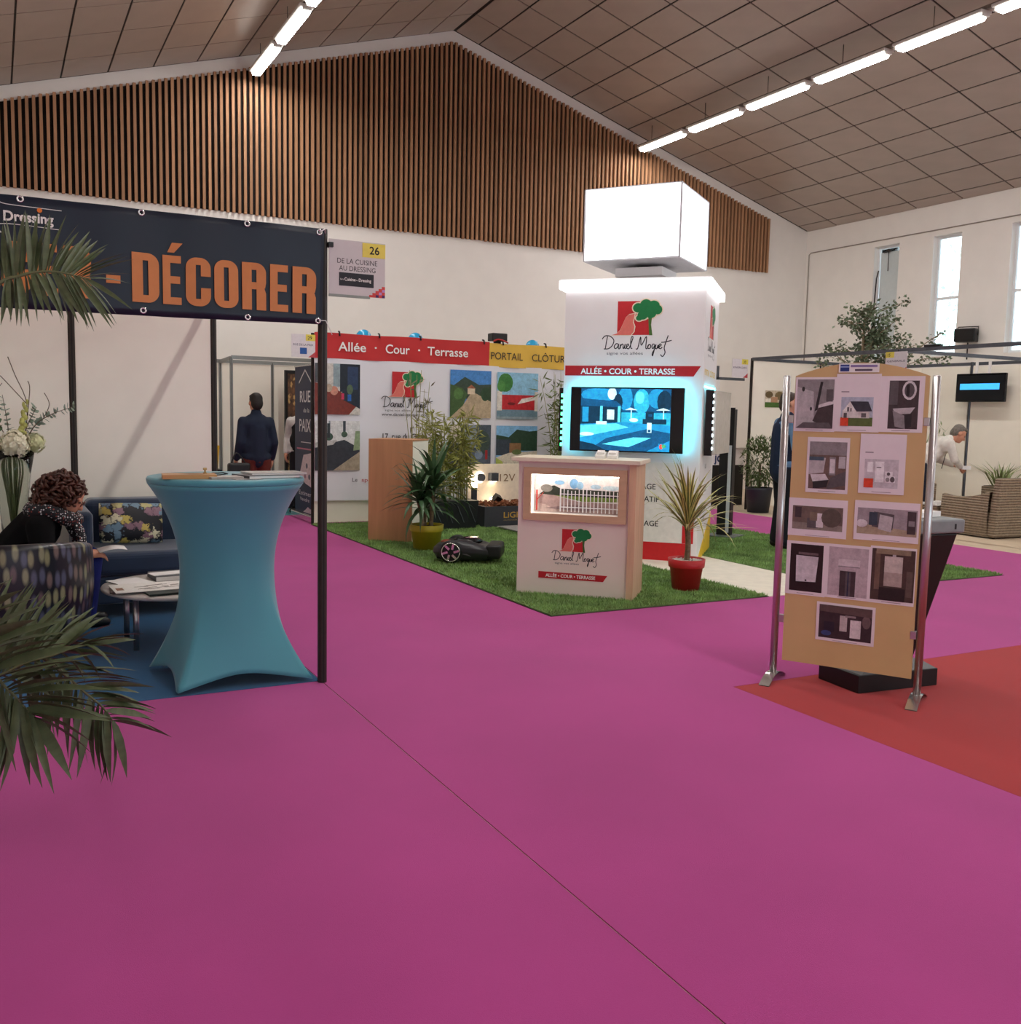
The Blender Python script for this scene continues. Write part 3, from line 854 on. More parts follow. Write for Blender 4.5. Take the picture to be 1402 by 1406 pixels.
# ------------------------------------------------------------------ lounge corner
def spotted(name, ground, cols, sc, lo, hi, rough=.45, mode='3d', warp=0.0):
    m = bpy.data.materials.new(name); m.use_nodes = True; nt = m.node_tree; bs = nt.nodes['Principled BSDF']
    tc = nt.nodes.new('ShaderNodeTexCoord'); mp = nt.nodes.new('ShaderNodeMapping'); mp.inputs['Scale'].default_value = sc
    vo = nt.nodes.new('ShaderNodeTexVoronoi'); vo.inputs['Scale'].default_value = 1; vo.inputs['Randomness'].default_value = .45
    src = tc.outputs['Object']
    if mode != '3d':
        vo.voronoi_dimensions = '2D'
        sp = nt.nodes.new('ShaderNodeSeparateXYZ'); nt.links.new(src, sp.inputs[0]); cb = nt.nodes.new('ShaderNodeCombineXYZ')
        if mode == 'cyl':
            at = nt.nodes.new('ShaderNodeMath'); at.operation = 'ARCTAN2'
            nt.links.new(sp.outputs[1], at.inputs[0]); nt.links.new(sp.outputs[0], at.inputs[1]); nt.links.new(at.outputs[0], cb.inputs[0])
        else:
            nt.links.new(sp.outputs[0], cb.inputs[0])
        nt.links.new(sp.outputs[2], cb.inputs[1]); src = cb.outputs[0]
    nt.links.new(src, mp.inputs[0])
    vec = mp.outputs[0]
    if warp:
        wn = nt.nodes.new('ShaderNodeTexNoise'); wn.inputs['Scale'].default_value = 2.2; nt.links.new(vec, wn.inputs['Vector'])
        sb = nt.nodes.new('ShaderNodeVectorMath'); sb.operation = 'MULTIPLY_ADD'; sb.inputs[1].default_value = (warp, warp, warp)
        nt.links.new(wn.outputs['Color'], sb.inputs[0]); nt.links.new(vec, sb.inputs[2]); vec = sb.outputs[0]
    nt.links.new(vec, vo.inputs['Vector'])
    rp = nt.nodes.new('ShaderNodeValToRGB'); rp.color_ramp.elements[0].position = lo; rp.color_ramp.elements[1].position = hi
    rp.color_ramp.elements[0].color = (1, 1, 1, 1); rp.color_ramp.elements[1].color = (0, 0, 0, 1)
    nt.links.new(vo.outputs['Distance'], rp.inputs[0])
    sx = nt.nodes.new('ShaderNodeSeparateColor'); nt.links.new(vo.outputs['Color'], sx.inputs[0])
    cr = nt.nodes.new('ShaderNodeValToRGB'); cr.color_ramp.interpolation = 'CONSTANT'
    for i, c in enumerate(cols):
        e = cr.color_ramp.elements[i] if i < 2 else cr.color_ramp.elements.new(i / len(cols))
        e.position = i / len(cols); e.color = rgb(c) + (1,)
    nt.links.new(sx.outputs[0], cr.inputs[0])
    mx = nt.nodes.new('ShaderNodeMix'); mx.data_type = 'RGBA'; mx.inputs[6].default_value = rgb(ground) + (1,)
    nt.links.new(rp.outputs[0], mx.inputs[0]); nt.links.new(cr.outputs[0], mx.inputs[7]); nt.links.new(mx.outputs[2], bs.inputs['Base Color'])
    bs.inputs['Roughness'].default_value = rough
    MATS[name] = m
    return m
M_peacock = spotted('peacock_velvet', '#14141E', ['#8A8462', '#6A5456', '#4C5266', '#74605A', '#56566A', '#8E8A6C'], (11, 8, 1), .22, .46, .35, 'cyl')
M_floral = spotted('floral_print', '#11141C', ['#C9B65E', '#DAD6B4', '#6F8CA0', '#11141C', '#B8B07A', '#8C6A78'], (15, 17, 1), .40, .62, .6, 'xz', 1.6)
M_scarf = spotted('scarf_print', '#17151B', ['#D9D7D6', '#17151B', '#C9C5C8', '#8C3A34'], (70, 70, 70), .34, .42, .8)
M_navyfab = mat('navy_velvet', '#182C46', .7, var=.12, scale=8, sheen=.4)
sf = thing('sofa', 'navy blue velvet armchair sofa with a floral cushion against the white panels', 'sofa', (1.0, 7.665, .0065))
part('base', M_navyfab, sf, lambda b: b.box(-.52, .52, -.40, .45, .10, .30), bevel=.02)
part('seat_cushion', M_navyfab, sf, lambda b: b.box(-.41, .41, -.42, .24, .30, .47), bevel=.045, segs=4)
part('backrest', M_navyfab, sf, lambda b: b.box(-.42, .42, .22, .45, .30, .79), bevel=.05, segs=4)
for s in (-1, 1):
    part('armrest', M_navyfab, sf, lambda b: b.box(s * .47 - .055, s * .47 + .055, -.40, .45, .22, .76), bevel=.04, segs=4)
    for yy in (-.34, .38):
        part('leg', M_black, sf, lambda b: b.path([(s * .45, yy, 0), (s * .44, yy, .1)], [.014, .02], 8))
cu = tag(MB().ell((0, 0, 0), (.235, .075, .155), None, 28, 16).build('cushion', M_floral, None, (.875, 7.665, .635)), 'floral print cushion propped on the navy sofa', 'cushion')
for v in cu.data.vertices:                       # square the cushion off towards its corners
    x, y, z = v.co.x / .235, v.co.y / .075, v.co.z / .155
    m = max(abs(x), abs(z), 1e-5); k = math.hypot(x, z) / m if m > 1e-4 else 1
    v.co.x = x * k ** .95 * .225; v.co.z = z * k ** .95 * .15; v.co.y = y * .075
cu.rotation_euler = (R(-14), R(2), R(4))

ac = thing('armchair', 'tub armchair in dark peacock-feather velvet seen from behind', 'armchair', (0.0, 6.46, .0065))
def tub(out):
    def fn(u, v):
        a = R(-215) + R(250) * u
        rr = (.475 if out else .375)
        rr += (.02 * math.sin(v * PI)) if out else 0
        dr = abs(a + PI / 2) / R(125)
        top = .685 - .13 * dr ** 2.2
        z = .13 + (top - .13) * v
        lean = .035 * v
        rx = rr + lean; ry = rr + lean
        return (rx * math.cos(a), ry * math.sin(a), z)
    return fn
def _tub(b):
    b.grid(tub(True), 48, 12); b.grid(lambda u, v: tub(False)(1 - u, v), 48, 12)
    def lip(u, v):
        p, q = Vector(tub(True)(u, 1)), Vector(tub(False)(u, 1)); a = PI * v
        c = (p + q) / 2; h = (p - q) / 2
        return tuple(c + h * math.cos(a) + Vector((0, 0, .03)) * math.sin(a))
    b.grid(lip, 48, 8)
    for uu in (0, 1):
        b.grid(lambda u, v: tuple(Vector(tub(True)(uu, v)).lerp(Vector(tub(False)(uu, v)), u if uu else 1 - u)), 4, 8)
part('backrest', M_peacock, ac, _tub)
part('seat_cushion', M_peacock, ac, lambda b: b.lathe([(.001, .28), (.34, .28), (.372, .30), (.372, .40), (.34, .43), (.001, .435)], 32))
part('base', M_black, ac, lambda b: b.lathe([(.001, .10), (.40, .10), (.42, .13), (.42, .28), (.001, .28)], 32))
for a in (45, 135, 225, 315):
    part('leg', M_black, ac, lambda b: b.path([(.32 * math.cos(R(a)), .32 * math.sin(R(a)), 0), (.29 * math.cos(R(a)), .29 * math.sin(R(a)), .1)], [.012, .02], 8))

lt = thing('coffee_table', 'low round white coffee table strewn with papers', 'table', (1.03, 6.45, .0065))
part('table_top', mat('white_lacquer', '#DDD7CE', .3, var=.02), lt, lambda b: b.lathe([(.001, .335), (.46, .335), (.475, .342), (.48, .352), (.475, .362), (.001, .365)], 48))
for a in (30, 150, 214, 320):
    part('leg', M_steel, lt, lambda b: b.path([(.36 * math.cos(R(a)), .36 * math.sin(R(a)), 0), (.36 * math.cos(R(a)), .36 * math.sin(R(a)), .336)], .018, 10))
LT = .3725
def sheet(name, label, x, y, rz, w, d, h, m, z=LT, cat_='paper'):
    return lying(name, label, cat_, x, y, R(rz), w, d, h, m, z)
M_plan = mat('plan_paper', '#E4E0DA', .6, var=.05, scale=60)
sheet('green_folder', 'dark green folder lying flat on the coffee table edge', .93, 6.16, 8, .32, .2, .012, mat('dark_green', '#1E2A26', .5), cat_='folder')
sheet('brown_folder', 'brown folder under the large plan on the coffee table', .70, 6.30, -5, .22, .22, .012, mat('dull_brown', '#4E4038', .5), cat_='folder')
pl = thing('drawing_plan', 'large white printed plan spread over the coffee table', 'paper', (.93, 6.29, LT + .0135), R(3))
part('plan_sheet', M_plan, pl, lambda b: b.box(-.33, .33, -.14, .16, 0, .004))
part('printed_photo', photo('#8A5A3A'), pl, lambda b: b.box(-.31, -.27, -.06, .02, .0042, .005))
def _sk(b):
    rnd = random.Random(5)
    for i in range(22):
        x = rnd.uniform(-.16, .22); y = rnd.uniform(-.08, .06)
        b.obox((x, y, .0047), (rnd.uniform(.04, .16), .004, .001), Quaternion((0, 0, 1), rnd.uniform(-.4, .4)))
part('drawn_lines', flat('#6B6258'), pl, _sk)
catalogue('catalogue', 'thick grey catalogue at the back of the coffee table', 1.04, 6.68, LT, R(5), .32, .24, .03, M_greycover)
sheet('letter_paper', 'white letter sheet beside the thick grey catalogue', .75, 6.58, 20, .21, .29, .004, M_paper)
sheet('loose_sheet', 'curled white sheet on top of the thick grey catalogue', .98, 6.66, 12, .22, .12, .004, M_paper, z=LT + .033)
pe = thing('pen', 'pale pen leaning on the catalogue on the coffee table', 'pen', (1.1, 6.47, LT + .0275), R(70))
part('barrel', mat('ivory', '#CFC8B8', .3), pe, lambda b: b.path([(-.06, 0, 0), (.05, 0, .0)], .010, 8))
part('tip', M_black, pe, lambda b: b.path([(-.06, 0, 0), (-.075, 0, 0)], [.009, .002], 8))

# side table, vase and bouquet
sd = thing('side_table', 'small round black side table under the tall glass vase', 'table', (.05, 7.72, .0065))
part('table_top', M_black, sd, lambda b: b.lathe([(.001, .43), (.2, .43), (.205, .44), (.2, .45), (.001, .45)], 28))
part('pole', M_black, sd, lambda b: b.path([(0, 0, .02), (0, 0, .435)], .02, 10))
part('foot', M_black, sd, lambda b: b.lathe([(.001, 0), (.16, 0), (.16, .012), (.03, .022), (.001, .022)], 28))
M_vase = bpy.data.materials.new('smoked_glass'); M_vase.use_nodes = True
_b = M_vase.node_tree.nodes['Principled BSDF']; _b.inputs['Base Color'].default_value = (.82, .85, .80, 1); _b.inputs['Transmission Weight'].default_value = 1.0; _b.inputs['Roughness'].default_value = .08; _b.inputs['IOR'].default_value = 1.3
va = tag(MB().lathe([(.001, 0), (.065, 0), (.07, .01), (.085, .25), (.115, .55), (.145, .72), (.139, .72), (.108, .55), (.078, .25), (.06, .03), (.001, .03)], 36).build('vase', M_vase, None, (.10, 7.66, .4575)), 'tall smoked glass vase full of stems and white flowers', 'vase')
bq = thing('bouquet', 'bouquet of white hydrangeas and eucalyptus in the tall glass vase', 'flowers', (.10, 7.66, .50))
M_stem = mat('stem_green', '#6E7A52', .7, var=.2); M_euc = mat('eucalyptus_leaf', '#7E8F7C', .6, var=.2); M_twig = mat('twig_brown', '#6B5A48', .8)
M_petal = mat('cream_petal', '#E8E2C6', .6, var=.08); M_gpetal = mat('lime_petal', '#B9B968', .6, var=.2)
rnd = random.Random(11)
for i in range(16):
    a = rnd.uniform(0, 2 * PI); r0 = rnd.uniform(0, .035); r1 = rnd.uniform(.04, .10)
    part('stem', M_stem, bq, lambda b: b.path([(r0 * math.cos(a + 2), r0 * math.sin(a + 2), 0), (.4 * r1 * math.cos(a), .4 * r1 * math.sin(a), .35), (r1 * math.cos(a), r1 * math.sin(a), .68)], .006, 5))
def bloom(c, r, m, n, seed, name='flower_head'):
    b = MB(); rr = random.Random(seed)
    b.ell(c, (r * .82, r * .82, r * .75), None, 12, 8)
    for i in range(n):
        d = Vector((rr.gauss(0, 1), rr.gauss(0, 1), rr.gauss(0, 1))).normalized()
        p = Vector(c) + d * r * rr.uniform(.84, 1.0); q = d.to_track_quat('Z', 'Y') @ Quaternion((0, 0, 1), rr.uniform(0, PI))
        for k in range(4):
            e = q @ Vector((math.cos(k * PI / 2), math.sin(k * PI / 2), .25)) * r * .2; f = q @ Vector((-math.sin(k * PI / 2), math.cos(k * PI / 2), 0)) * r * .1
            b.add([p, p + e * .6 + f, p + e, p + e * .6 - f], [(0, 1, 2, 3)])
    return b.build(name, m, bq)
bloom((.02, -.10, .72), .10, M_petal, 150, 1); bloom((.14, -.02, .73), .075, mat('green_cream_petal', '#D3D3A4', .6, var=.1), 110, 2); bloom((-.13, -.06, .70), .07, M_petal, 90, 3); bloom((.0, .1, .73), .08, M_petal, 90, 4)
def branch(pts, leaf, n, sz, seed, name='leafy_branch', m=None):
    b = MB(); rr = random.Random(seed); P = cat(pts, 8)
    b.path(P, [.005 * (1 - .7 * i / len(P)) for i in range(len(P))], 5)
    for i in range(n):
        t = .2 + .8 * i / n; k = min(len(P) - 2, int(t * (len(P) - 1))); p = P[k]; d = (P[k + 1] - P[k]).normalized()
        s = d.cross(Vector((rr.gauss(0, 1), rr.gauss(0, 1), rr.gauss(0, 1)))).normalized()
        e = (s * .9 + d * .4).normalized() * sz * rr.uniform(.7, 1.1); w = d.cross(e).normalized() * sz * .36
        b.add([p, p + e * .35 + w, p + e * .8 + w * .7, p + e, p + e * .8 - w * .7, p + e * .35 - w], [(0, 1, 2, 3, 4, 5)], 1)
    return b.build(name, [M_twig, m or leaf], bq)
branch([(.05, -.02, .65), (.14, -.06, .84), (.25, -.10, .93), (.40, -.12, .99)], M_euc, 44, .05, 1)
branch([(.03, .0, .65), (.10, -.05, .85), (.16, -.08, .98)], M_euc, 30, .05, 2)
branch([(-.03, .0, .65), (-.10, -.05, .85), (-.12, -.08, 1.0)], mat('broad_leaf', '#5F7A52', .6, var=.2), 34, .075, 3)
branch([(-.03, .0, .65), (-.02, -.05, .82), (-.05, -.08, 1.06)], M_euc, 24, .045, 4)
branch([(-.05, .0, .65), (-.20, -.05, .8), (-.25, -.08, .9)], mat('broad_leaf', '#5F7A52', .6, var=.2), 30, .08, 8)
part('gladiolus', M_gpetal, bq, lambda b: [b.ell((.06 + .012 * math.sin(i * 2) + .0025 * i, -.08, .78 + .018 * i), (.024 - .0011 * i, .022 - .001 * i, .02), None, 8, 6) for i in range(14)])
for pts in ([(.08, -.05, .75), (.1, -.08, 1.0), (.03, -.1, 1.2), (-.01, -.1, 1.32)], [(.1, -.08, 1.0), (.0, -.1, 1.12), (-.06, -.1, 1.19)], [(-.05, 0, .8), (-.12, -.05, 1.0), (-.05, -.06, 1.14)], [(.1, -.08, .9), (.12, -.08, 1.1), (.11, -.08, 1.16)], [(.2, -.08, .9), (.24, -.1, 1.0), (.21, -.1, 1.08)]):
    part('twig', M_twig, bq, lambda b: b.path(cat(pts, 5), .003, 4))

# ------------------------------------------------------------------ palm reaching in
pm = thing('potted_palm', 'green feathery palm reaching in front of the dark banner and blue carpet', 'palm', (-.62, 3.72, CZ + .0005))
part('pot', mat('dark_pot', '#2E2B2A', .6), pm, lambda b: b.lathe([(.001, 0), (.17, 0), (.22, .38), (.235, .38), (.235, .42), (.20, .42), (.19, .36), (.001, .36)], 32))
part('soil', M_soil, pm, lambda b: b.lathe([(.195, .375), (.001, .385)], 24))
part('trunk', mat('palm_trunk', '#5B4A38', .9, var=.3, bump=.8), pm, lambda b: b.path([(0, 0, .37), (.02, -.02, .6), (.06, -.03, .86)], [.06, .055, .045], 12))
M_frond = mat('palm_leaf', '#4C5638', .5, var=.25, scale=6, spec=.4)
M_rach = mat('palm_stalk', '#5E6140', .5)
def _leaflet():
    b = MB(); prof = [(0, .004), (.12, .010), (.35, .0135), (.6, .0115), (.82, .006), (1, .0004)]
    vs = []; fs = []
    for t, w in prof:
        dz = -.04 * t * t
        vs += [(t, -w, dz + w * .45), (t, 0, dz), (t, w, dz + w * .45)]
    for i in range(len(prof) - 1):
        a = i * 3
        fs += [(a, a + 3, a + 4, a + 1), (a + 1, a + 4, a + 5, a + 2)]
    return b.add(vs, fs, 0, True).mesh('leaflet', M_frond)
LEAFLET = _leaflet()
PO = Vector((-.62, 3.72, CZ + .0005))
def frond(rach, tip_lists, dens=2, wide=1.0):
    P = [Vector(p) - PO for p in rach]
    C = cat(P, 8); n = len(C)
    o = MB().path(C, [.010 * (1 - .75 * i / n) for i in range(n)], 6).build('frond', M_rach, pm)
    rr = random.Random(len(rach) * 7 + n)
    for tips, t0, t1 in tip_lists:
        T = [Vector(p) - PO for p in tips]
        m = (len(T) - 1) * dens + 1
        for i in range(m):
            s = i / (m - 1); k = s * (len(T) - 1); a = int(min(k, len(T) - 2)); tip = T[a].lerp(T[a + 1], k - a)
            if i % dens:
                tip = tip + Vector((rr.uniform(-.015, .015), rr.uniform(-.08, .08), rr.uniform(-.02, .02)))
            base = C[min(n - 1, int((t0 + (t1 - t0) * s) * (n - 1)))]
            d = tip - base
            if d.length < .02:
                continue
            l = link('leaflet', LEAFLET, o, base)
            l.rotation_mode = 'QUATERNION'
            l.rotation_quaternion = d.to_track_quat('X', 'Z') @ Quaternion((1, 0, 0), rr.uniform(-1.0, 1.0))
            l.scale = (d.length, wide * (.75 + .5 * rr.random()), wide)
    return o
frond([(-.56, 3.69, .85), (-.45, 3.69, 1.25), (-.25, 3.7, 1.62), (0.007, 3.7, 1.879), (0.079, 3.7, 1.922), (0.138, 3.7, 1.942), (0.194, 3.7, 1.948), (0.244, 3.7, 1.943), (0.29, 3.7, 1.933)],
      [([(-.12, 3.8, 2.0), (0.014, 3.82, 2.12), (0.038, 3.82, 2.123), (0.06, 3.82, 2.137), (0.081, 3.82, 2.151), (0.102, 3.82, 2.157), (0.116, 3.82, 2.143), (0.145, 3.82, 2.171), (0.166, 3.82, 2.149), (0.195, 3.82, 2.167), (0.212, 3.82, 2.138), (0.263, 3.82, 2.152), (0.272, 3.82, 2.111), (0.322, 3.82, 2.13), (0.327, 3.82, 2.105), (0.374, 3.82, 2.096), (0.37, 3.82, 2.08), (0.429, 3.82, 2.057), (0.438, 3.82, 2.046), (0.452, 3.82, 1.966)], .36, 1.0),
       ([(-.10, 3.58, 1.70), (0.008, 3.58, 1.787), (0.044, 3.58, 1.786), (0.08, 3.58, 1.768), (0.106, 3.58, 1.768), (0.144, 3.58, 1.787), (0.175, 3.58, 1.805), (0.21, 3.58, 1.795), (0.223, 3.58, 1.794), (0.254, 3.58, 1.788), (0.281, 3.58, 1.771), (0.295, 3.58, 1.768), (0.319, 3.58, 1.781), (0.367, 3.58, 1.792), (0.385, 3.58, 1.795), (0.421, 3.58, 1.845)], .36, 1.0)], 2, .62)
frond([(-.56, 3.68, .85), (-.35, 3.5, .98), (-.15, 3.3, .88), (-0.059, 3.2, 0.78), (-0.009, 3.2, 0.679), (0.035, 3.2, 0.619), (0.077, 3.2, 0.555)],
      [([(-.05, 3.1, 1.1), (0.065, 3.1, 0.997), (0.082, 3.1, 0.946), (0.143, 3.1, 0.893), (0.152, 3.1, 0.854), (0.201, 3.1, 0.813), (0.228, 3.1, 0.743), (0.21, 3.1, 0.776), (0.256, 3.1, 0.722), (0.264, 3.1, 0.65), (0.263, 3.1, 0.608), (0.277, 3.1, 0.572), (0.256, 3.1, 0.489)], .35, 1.0),
       ([(-.15, 3.05, .68), (-0.038, 3.05, 0.594), (-0.026, 3.05, 0.543), (-0.014, 3.05, 0.511), (-0.008, 3.05, 0.414), (0.015, 3.05, 0.402), (0.071, 3.05, 0.398), (0.173, 3.05, 0.421)], .4, 1.0)], 2, 1.15)
frond([(-.56, 3.68, .85), (-.35, 3.6, .93), (-0.053, 3.5, 0.789), (0.043, 3.5, 0.73), (0.132, 3.5, 0.653), (0.193, 3.5, 0.588), (0.244, 3.5, 0.532), (0.297, 3.5, 0.475), (0.328, 3.5, 0.423)],
      [([(.25, 3.6, .80), (0.36, 3.6, 0.691), (0.388, 3.6, 0.646), (0.302, 3.6, 0.575), (0.427, 3.6, 0.602), (0.403, 3.6, 0.57), (0.466, 3.6, 0.529), (0.425, 3.6, 0.486), (0.479, 3.6, 0.458), (0.496, 3.6, 0.433), (0.473, 3.6, 0.412), (0.53, 3.6, 0.344)], .35, 1.0),
       ([(0.03, 3.45, 0.42), (0.083, 3.45, 0.389), (0.112, 3.45, 0.345), (0.134, 3.45, 0.405), (0.164, 3.45, 0.366), (0.194, 3.45, 0.291), (0.204, 3.45, 0.307), (0.235, 3.45, 0.276), (0.277, 3.45, 0.23), (0.314, 3.45, 0.221), (0.38, 3.45, 0.232)], .4, 1.0)], 2, 1.0)
frond([(-.56, 3.68, .85), (-.40, 3.55, .78), (-.20, 3.47, .63), (-0.082, 3.45, 0.615), (-0.009, 3.45, 0.632), (0.065, 3.45, 0.666), (0.156, 3.45, 0.685), (0.234, 3.45, 0.712)],
      [([(-.08, 3.55, .98), (0.03, 3.55, 0.949), (0.065, 3.55, 0.936), (0.08, 3.55, 0.915), (0.099, 3.55, 0.891), (0.135, 3.55, 0.874), (0.177, 3.55, 0.883), (0.201, 3.55, 0.828), (0.238, 3.55, 0.825), (0.295, 3.55, 0.821), (0.316, 3.55, 0.79), (0.426, 3.55, 0.754), (0.405, 3.55, 0.68)], .35, 1.0),
       ([(0.0, 3.4, 0.52), (0.086, 3.4, 0.558), (0.136, 3.4, 0.58), (0.197, 3.4, 0.596), (0.27, 3.4, 0.622), (0.344, 3.4, 0.672)], .4, 1.0)], 2, 1.2)
# ------------------------------------------------------------------ seated woman
pf = thing('pouf', 'low dark pouf under the curly-haired woman', 'stool', (.10, 7.12, .0065))
part('pouf_body', M_navyfab, pf, lambda b: b.lathe([(.001, .02), (.19, .02), (.21, .05), (.21, .34), (.19, .38), (.001, .385)], 32))
part('base_ring', M_black, pf, lambda b: b.lathe([(.16, 0), (.19, 0), (.19, .022), (.16, .022)], 28))
wo = thing('person', 'seated woman with curly brown hair, black jacket and patterned scarf, reading a paper', 'person', (.10, 7.12, .0065))
hf, hu = Vector((.82, -.22, -.52)), Vector((.5, -.1, .85))
hc = Vector((.315, -.07, .885))
def _bd(b):
    P, q = head(b, hc, hf, hu, .98)
    b.cap((.20, -.04, .74), (.27, -.06, .83), .055, .05)
    chain(b, [(0, 0, .45), (.05, 0, .55), (.16, -.02, .70)], [.13, .12, .12])
    for s in (-1, 1):
        sh = (.15, s * .16 - .02, .70); el = (.16, s * .20 - .06, .47); wr = (.40, s * .07 - .20, .515)
        chain(b, [sh, el, wr], [.05, .042, .027])
        hand(b, wr, (.9, -.15 * s, .05), (0, -.3 * -s, 1), .95, .55, left=(s > 0))
        chain(b, [(.02, s * .09, .44), (.42, s * .10, .45), (.40, s * .10, .08)], [.085, .065, .04])
        b.cap((.38, s * .10, .045), (.53, s * .10, .03), .04, .028)
bd = remesh(part('body', M_skin, wo, _bd), .009, 3)
P_ = lambda a, d, e: hc + (hf.normalized() * a + (hu - hf.normalized() * hu.dot(hf.normalized())).normalized().cross(hf.normalized()) * d + (hu - hf.normalized() * hu.dot(hf.normalized())).normalized() * e)
eyes(wo, P_)
part('glasses', mat('glasses_brown', '#6B3A2A', .3), wo, lambda b: [b.path([P_(.102, k * .032 + .024 * math.cos(t), .006 + .019 * math.sin(t)) for t in [i * PI / 6 for i in range(13)]], .0022, 5) for k in (-1, 1)] + [b.path([P_(.10, k * .056, .01), P_(-.0, k * .083, .012)], .0022, 5) for k in (-1, 1)])
M_blk = mat('black_jacket', '#0C0B0D', .9, var=.15, scale=10, spec=.15)
def _jk(b):
    chain(b, [(-.01, 0, .44), (.04, 0, .56), (.13, -.02, .68)], [.165, .165, .15])
    b.ell((.14, -.02, .72), (.13, .22, .095))
    for s in (-1, 1):
        chain(b, [(.14, s * .165 - .02, .70), (.16, s * .215 - .06, .47), (.36, s * .09 - .19, .512)], [.09, .07, .046])
remesh(part('jacket', M_blk, wo, _jk), .012, 8)
def _tr(b):
    for s in (-1, 1):
        chain(b, [(.02, s * .09, .455), (.44, s * .10, .455), (.41, s * .10, .10)], [.10, .08, .065])
    b.ell((.03, 0, .46), (.15, .17, .1))
remesh(part('trousers', mat('cobalt_cloth', '#16226E', .8, var=.15), wo, _tr), .013, 6)
def _sh(b):
    for s in (-1, 1):
        b.cap((.38, s * .10, .042), (.53, s * .10, .032), .042, .032)
remesh(part('shoes', M_black, wo, _sh), .01, 2)
def _sc(b):
    b.path(cat([(.10, -.16, .79), (.17, .0, .81), (.30, .09, .77), (.36, -.03, .73), (.30, -.14, .75), (.2, -.17, .80), (.10, -.12, .80), (.11, .05, .80), (.2, .1, .79)], 6), .052, 9)
    b.path(cat([(.33, -.10, .75), (.385, -.12, .64), (.39, -.14, .53)], 5), [.05] * 5 + [.045] * 5 + [.03], 8, flatten=.6)
    b.path(cat([(.30, -.02, .75), (.36, -.06, .62), (.37, -.07, .50)], 5), [.05] * 5 + [.045] * 5 + [.03], 8, flatten=.6)
part('scarf', M_scarf, wo, _sc)
M_hair = mat('auburn_hair', '#4A2416', .5, var=.45, scale=30, spec=.5)
def _hr(b):
    c = hc + Vector((-.045, .01, .035))
    b.ell(c, (.115, .105, .105))
    b.ell(c + Vector((-.05, .01, -.055)), (.09, .10, .09))
    F = hf.normalized()
    curls(b, c, (.13, .12, .12), 330, 4, (.016, .03), lambda p: (p - hc).dot(F) < .055 or (p - hc).z > .075)
    curls(b, c + Vector((-.06, 0, -.07)), (.10, .11, .09), 120, 5, (.016, .03), lambda p: (p - hc).dot(F) < .03)
part('hair', M_hair, wo, _hr)
pp = tag(MB().grid(lambda u, v: (-.02 + .17 * u, -.10 + .2 * v, .02 * math.sin(2.5 * u)), 6, 2).build('letter', M_paper, None, (.60, 6.90, .545)), 'folded letter held in the seated woman\'s hands', 'paper')
pp.modifiers.new('thick', 'SOLIDIFY').thickness = .002
# ------------------------------------------------------------------ printed backdrop behind the lawn
BX, BY = 3.65, 12.40
bw = thing('exhibition_booth', 'white panel wall behind the printed backdrop of the lawn stand', 'booth', (BX, BY, 0))
for k in range(5):
    part('wall_panel', M_panel, bw, lambda b: b.box(.03 + 1.035 * k, 1.035 * k + 1.02, .04, .06, .02, 2.46))
for k in range(6):
    post('post', bw, 1.035 * k + .01, .05, .0055, 2.49, w=.035)
rail_between(bw, (0, .05, 2.475), (5.18, .05, 2.475), h=.03)
bd_ = thing('printed_backdrop', 'wrinkled white and red printed fabric backdrop hung along the stand wall', 'banner', (BX, BY, 0))
M_cloth = mat('white_fabric', '#E3E3EA', .7, var=.02, scale=2, bump=.5, bscale=2.2)
M_redcloth = mat('red_fabric', '#C02C2E', .65, var=.05, scale=3, bump=.4, bscale=2.5)
M_yelcloth = mat('yellow_fabric', '#E2B84C', .65, var=.05, scale=3, bump=.4, bscale=2.5)
def wavy(x0, x1, z0, z1, y=0.0):
    return lambda u, v: (x0 + (x1 - x0) * u, y - .006 * abs(math.sin(3.1 * (x0 + (x1 - x0) * u))) - .006 * math.sin(9 * (x0 + (x1 - x0) * u) + 4 * v) , z0 + (z1 - z0) * v + .004 * math.sin(6 * (x0 + (x1 - x0) * u)) * (1 if v == 1 or v == 0 else 0))
part('white_cloth', M_cloth, bd_, lambda b: b.grid(wavy(.02, 5.15, .31, 2.17), 80, 12))
part('red_heading', M_redcloth, bd_, lambda b: b.grid(wavy(.02, 2.54, 2.17, 2.50, -.004), 40, 4))
part('yellow_heading', M_yelcloth, bd_, lambda b: b.grid(wavy(2.54, 5.15, 2.16, 2.49, -.004), 40, 4))
FY = -.026
M_wt = flat('#EFEDEA'); M_dk = flat('#2C2A2E')
for s_, x0, w_ in (('Allée', .33, .38), ('·', .83, .03), ('Cour', .985, .345), ('·', 1.45, .03), ('Terrasse', 1.59, .61)):
    text(s_, M_wt, bd_, x0, 2.275, .115 if s_ != '·' else .12, FY, w=w_, bold=.012)
for s_, x0, w_ in (('PORTAIL', 2.56, .51), ('CLÔTURE', 3.22, .62)):
    text(s_, M_dk, bd_, x0, 2.265, .10, FY, w=w_)
emblem(bd_, 1.08, 1.70, .335, FY, sigw=.72)
text('www.daniel-moquet.com', M_dk, bd_, .935, 1.445, .036, FY, w=.685, bold=.01)
text('17, rue du Camp', M_dk, bd_, .95, 1.13, .075, FY, w=.645, bold=.015)
text('Le', M_dk, bd_, .53, .56, .055, FY); text('spécialiste', flat('#B03038'), bd_, .66, .56, .05, FY, w=.42)
sky, skyd = '#6FA6D6', '#3E74B4'
